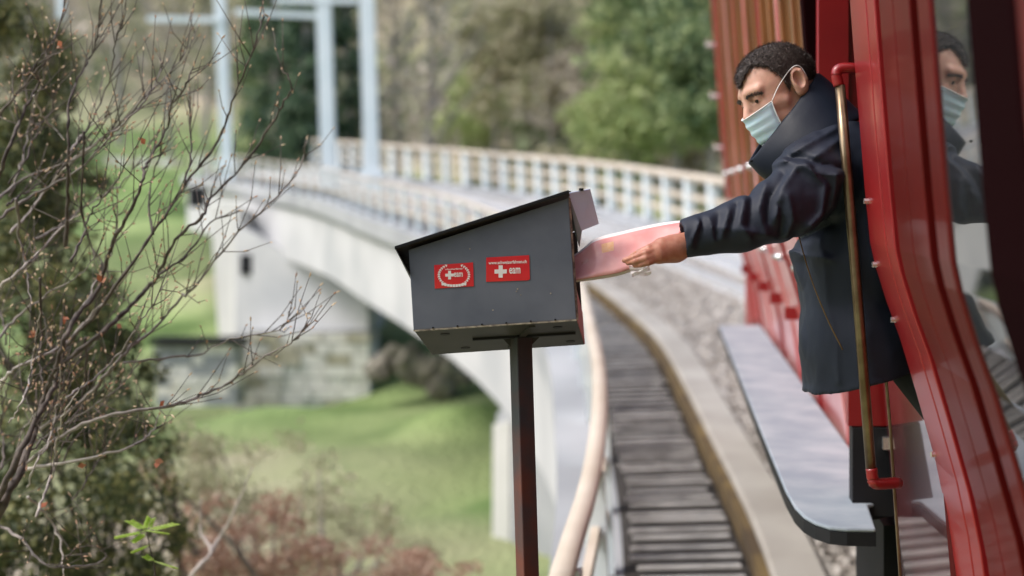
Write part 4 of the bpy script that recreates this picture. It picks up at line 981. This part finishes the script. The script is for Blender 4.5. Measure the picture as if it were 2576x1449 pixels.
# --- jacket
hJ = .0052
G, o_ = grid((.355,-.36,3.33), (1.06,.42,3.98), hJ)
Js = [((2090,400,3.56),(2055,450,3.50),.096,.094),((2055,450,3.50),(1975,522,3.45),.094,.076),((1975,522,3.45),(1862,568,3.44),.075,.060),((1862,568,3.44),(1712,602,3.44),.060,.045)]
j = None
for (a, b, ra, rb) in Js:
    c = caps(G, ax_(*a), ax_(*b), ra, rb); j = c if j is None else smin(j, c, .025)
tor = None
for (a, b, ra, rb) in [((2125,330,3.66),(2140,450,3.66),.10,.135),((2140,450,3.66),(2150,660,3.66),.135,.143),((2150,660,3.66),(2155,860,3.66),.143,.138),((2155,860,3.66),(2172,1080,3.66),.138,.150)]:
    c = caps(G, ax_(*a), ax_(*b), ra, rb, (1,1,.68)); tor = c if tor is None else smin(tor, c, .04)
tor = smin(tor, caps(G, ax_(2010,400,3.62), ax_(2100,360,3.64), .075, .10), .06)
far_arm = caps(G, ax_(2120,420,3.84), ax_(2190,620,3.86), .085, .07)
tor = smin(tor, far_arm, .03)
RID = [([(1990,428),(1950,480),(1938,552)],.010,.011),([(2012,418),(2062,470),(2055,540),(2010,585)],.011,.011),([(1915,470),(1898,530),(1915,590)],.008,.010),([(1862,510),(1848,568),(1872,604)],.008,.010),
       ([(1965,498),(1978,560),(1965,600)],.009,.010),([(2090,445),(2085,520),(2030,575)],.010,.012),([(1824,530),(1806,600)],.007,.009),([(1776,552),(1788,608)],.006,.008),([(1970,405),(2035,440),(2095,448)],.009,.009),
       ([(2110,318),(2010,375),(1955,410)],.010,.012),([(2120,345),(2040,400)],.007,.010),([(1935,600),(1860,585),(1800,575)],.006,.010),([(2060,330),(1990,372)],.007,.009),([(1750,560),(1728,625)],.006,.006),
       ([(2030,620),(2040,800),(2035,990)],.006,.012),([(2075,600),(2100,800),(2120,960)],.005,.010),([(2010,600),(2045,640),(2100,650)],.007,.010)]
VAL = [([(1968,440),(1928,500),(1918,560)],.008,.008),([(2036,430),(2080,480),(2070,545)],.008,.008),([(1885,490),(1872,570)],.006,.008),([(1845,520),(1826,585)],.006,.007),([(1948,520),(1955,590)],.007,.008),([(2110,470),(2100,540)],.008,.010),
       ([(1800,545),(1792,600)],.005,.007),([(1985,393),(2060,418),(2110,425)],.008,.007),([(2000,600),(2060,590),(2110,560)],.012,.010),([(2055,640),(2065,800),(2070,980)],.005,.012),([(1760,560),(1750,620)],.004,.006)]
jk = smin(j, tor, .022)
for (pts, amp, wd) in RID: jk = jk-1.2*amp*fold2d(G, pts, wd)
for (pts, amp, wd) in VAL: jk = jk+1.35*amp*fold2d(G, pts, wd)
X_, Y_, Z_ = G
# hem plane, cuff plane
h1_, h2_ = ax_(2022,1012,3.5), ax_(2170,972,3.5); dd = (h2_-h1_)[:2]; nn = np.array([dd[1], -dd[0]]); nn /= np.linalg.norm(nn)
hem = (X_-h1_[0])*nn[0]+(Y_-h1_[1])*nn[1]; hem = hem if nn[1] < 0 else -hem
jk = np.maximum(jk, hem)
c1 = ax_(1717,601,3.44); cdir = (ax_(1702,604,3.44)-ax_(1800,585,3.44)); cdir /= np.linalg.norm(cdir)
cut = (X_-c1[0])*cdir[0]+(Y_-c1[1])*cdir[1]+(Z_-c1[2])*cdir[2]; jk = np.maximum(jk, cut)
jk = np.maximum(jk, -caps(G, ax_(1690,607,3.44), ax_(1745,595,3.44), .037, .034))   # hollow cuff
V, Fq = surfnet(jk, o_, hJ)
V = V+np.array([[mnoise.noise(Vector(p*14))*.004+mnoise.noise(Vector(p*31))*.0018 for _ in (0,)]*3 for p in V]).reshape(-1, 3)*np.array([1,1,-1])
jac = obj('jacket', cw(V), Fq, M['coat'], pe, smooth=True)
sm = jac.modifiers.new('sm', 'SMOOTH'); sm.factor = .5; sm.iterations = 1
# collar: lofted shell
def ring(c, e1_, e2_, r1, r2, n=48):
    return [c+e1_*r1*math.cos(2*math.pi*k/n)+e2_*r2*math.sin(2*math.pi*k/n) for k in range(n)]
levels = 9; V_, F_ = [], []
tb, tf = q(2050,186,3.65), q(1886,404,3.62); bb, bf_ = q(2165,300,3.66), q(1935,448,3.60)
for i in range(levels):
    u = i/(levels-1); back = tb*(1-u)+bb*u; front = tf*(1-u)+bf_*u
    c = (back+front)/2; e = (back-front)/2; r1 = np.linalg.norm(e); e = e/r1; r2 = .090+.055*u+.006*math.sin(u*3.14)
    n_ = 48
    for k in range(n_):
        t_ = 2*math.pi*k/n_; p = c+e*r1*math.cos(t_)*(1 if math.cos(t_) > 0 else 1.0)+np.array([0,0,-1])*r2*math.sin(t_)*(1-.25*max(0, -math.cos(t_))**2)
        p = p+np.array([mnoise.noise(Vector(p*16)), mnoise.noise(Vector(p*16+5)), mnoise.noise(Vector(p*13+9))])*.007
        V_.append(p)
for i in range(levels-1):
    for k in range(n_): k2 = (k+1) % n_; F_.append((i*n_+k, (i+1)*n_+k, (i+1)*n_+k2, i*n_+k2))
cl = obj('collar', cw(np.array(V_)), F_, M['coat2'], pe, smooth=True); m = cl.modifiers.new('s', 'SOLIDIFY'); m.thickness = .008; m2 = cl.modifiers.new('ss', 'SUBSURF'); m2.levels = m2.render_levels = 1
v, f = tube(smooth_path(np.array([cw(q(*p)) for p in [(2008,590,3.50),(2040,700,3.462),(2080,800,3.455),(2120,880,3.46)]]), 5), .0016, 6); obj('seam_piping', v, f, mat('ochre_piping', (.16,.10,.03), .6), pe, smooth=True)
v, f = sphere(q(1890,405,3.54), .004); obj('snap_button', cw(v), f, M['black'], pe, smooth=True)
# trousers and shoes, inside the coach
for (dy, dD) in ((0, 3.60), (0, 3.84)):
    hip = q(2310,900,3.55+dy+(dD-3.6)*.8); knee = TI(dD, .82, .80); kc = np.array([DX*dD+.86, DU*dD-.72, dD]); fc = np.array([DX*dD+.98, DU*dD-.95, dD])
    v, f = tube([hip, (hip+kc)/2, kc, (kc+fc)/2, fc], [.085,.08,.062,.055,.05], 14); obj('trouser_leg', cw(v), f, M['jeans'], pe, smooth=True)
    v, f = tube([fc+np.array([.05,-.01,0]), fc+np.array([-.03,-.012,0]), fc+np.array([-.12,-.02,0])], [.045,.045,.03], 12); obj('shoe', cw(v), f, M['black'], pe, smooth=True)

# ------------------------------------------------------------------ bundle of papers in a plastic sleeve
topE = [(1385,675),(1446,640),(1475,618),(1500,600),(1560,584),(1640,566),(1700,557),(1728,557)]
botE = [(1385,716),(1446,709),(1475,706),(1505,702),(1560,692),(1612,672),(1665,640),(1702,600)]
pa = thing('paper_bundle','pinkish bundle of folded papers in clear plastic held into the mailbox opening','papers', P(1560,640,3.47))
def sheet(name, off, m, trim, bend, th_=.004):
    tE = smooth_path(np.array(topE, float), 4); bE = smooth_path(np.array(botE, float), 4); n_ = len(tE); V_ = []; nj = 9
    for i in range(n_):
        for jx in range(nj):
            v_ = jx/(nj-1); v2_ = trim+(1-2*trim)*v_; x, y = tE[i]*(1-v2_)+bE[i]*v2_
            D = 3.515-.055*v_+off+.012*math.sin(v_*3.0+i*.12)*bend+.004*mnoise.noise(Vector((x*.03, y*.03, off*90)))
            V_.append(q(x, y, D))
    F_ = [(i*nj+k, i*nj+k+1, (i+1)*nj+k+1, (i+1)*nj+k) for i in range(n_-1) for k in range(nj-1)]
    return obj(name, cw(np.array(V_)), F_, m, pa, smooth=True, solid=th_), V_, n_, nj
sheet('back_sheet', .016, M['paperw'], .0, 1.0, .003); sheet('folded_sheet', .0105, M['paperw'], .03, 1.0, .004); _, SV, n_, nj = sheet('front_sheet', .0, M['paper'], .07, 1.0, .003)
SV = np.array(SV).reshape(n_, nj, 3)
def patch(name, i0, i1, j0, j1, m):
    Vp = (SV[i0:i1+1, j0:j1+1]-np.array([0,0,.0026])).reshape(-1, 3); a_, b_ = i1-i0+1, j1-j0+1
    obj(name, cw(Vp), [(i*b_+k, i*b_+k+1, (i+1)*b_+k+1, (i+1)*b_+k) for i in range(a_-1) for k in range(b_-1)], m, pa)
patch('orange_print', 13, 15, 1, 3, M['printo']); patch('red_print', 6, 9, 3, 4, M['print_']); patch('red_print', 5, 14, 7, 7+0 or 8, M['print_'])
V_, F_ = [], []
for i in range(7):
    for k in range(7):
        x = 1582+i*8+k*1.5; y = 668+k*5-i*1.5; V_.append(q(x, y, 3.445+.010*mnoise.noise(Vector((i*.9, k*.9, 3))))+np.array([0, .006*mnoise.noise(Vector((i*1.3, k*1.3, 8))), 0]))
F_ = [(i*7+k, i*7+k+1, (i+1)*7+k+1, (i+1)*7+k) for i in range(6) for k in range(6)]
obj('plastic_sleeve', cw(np.array(V_)), F_, M['plastic'], pa, solid=.0006)
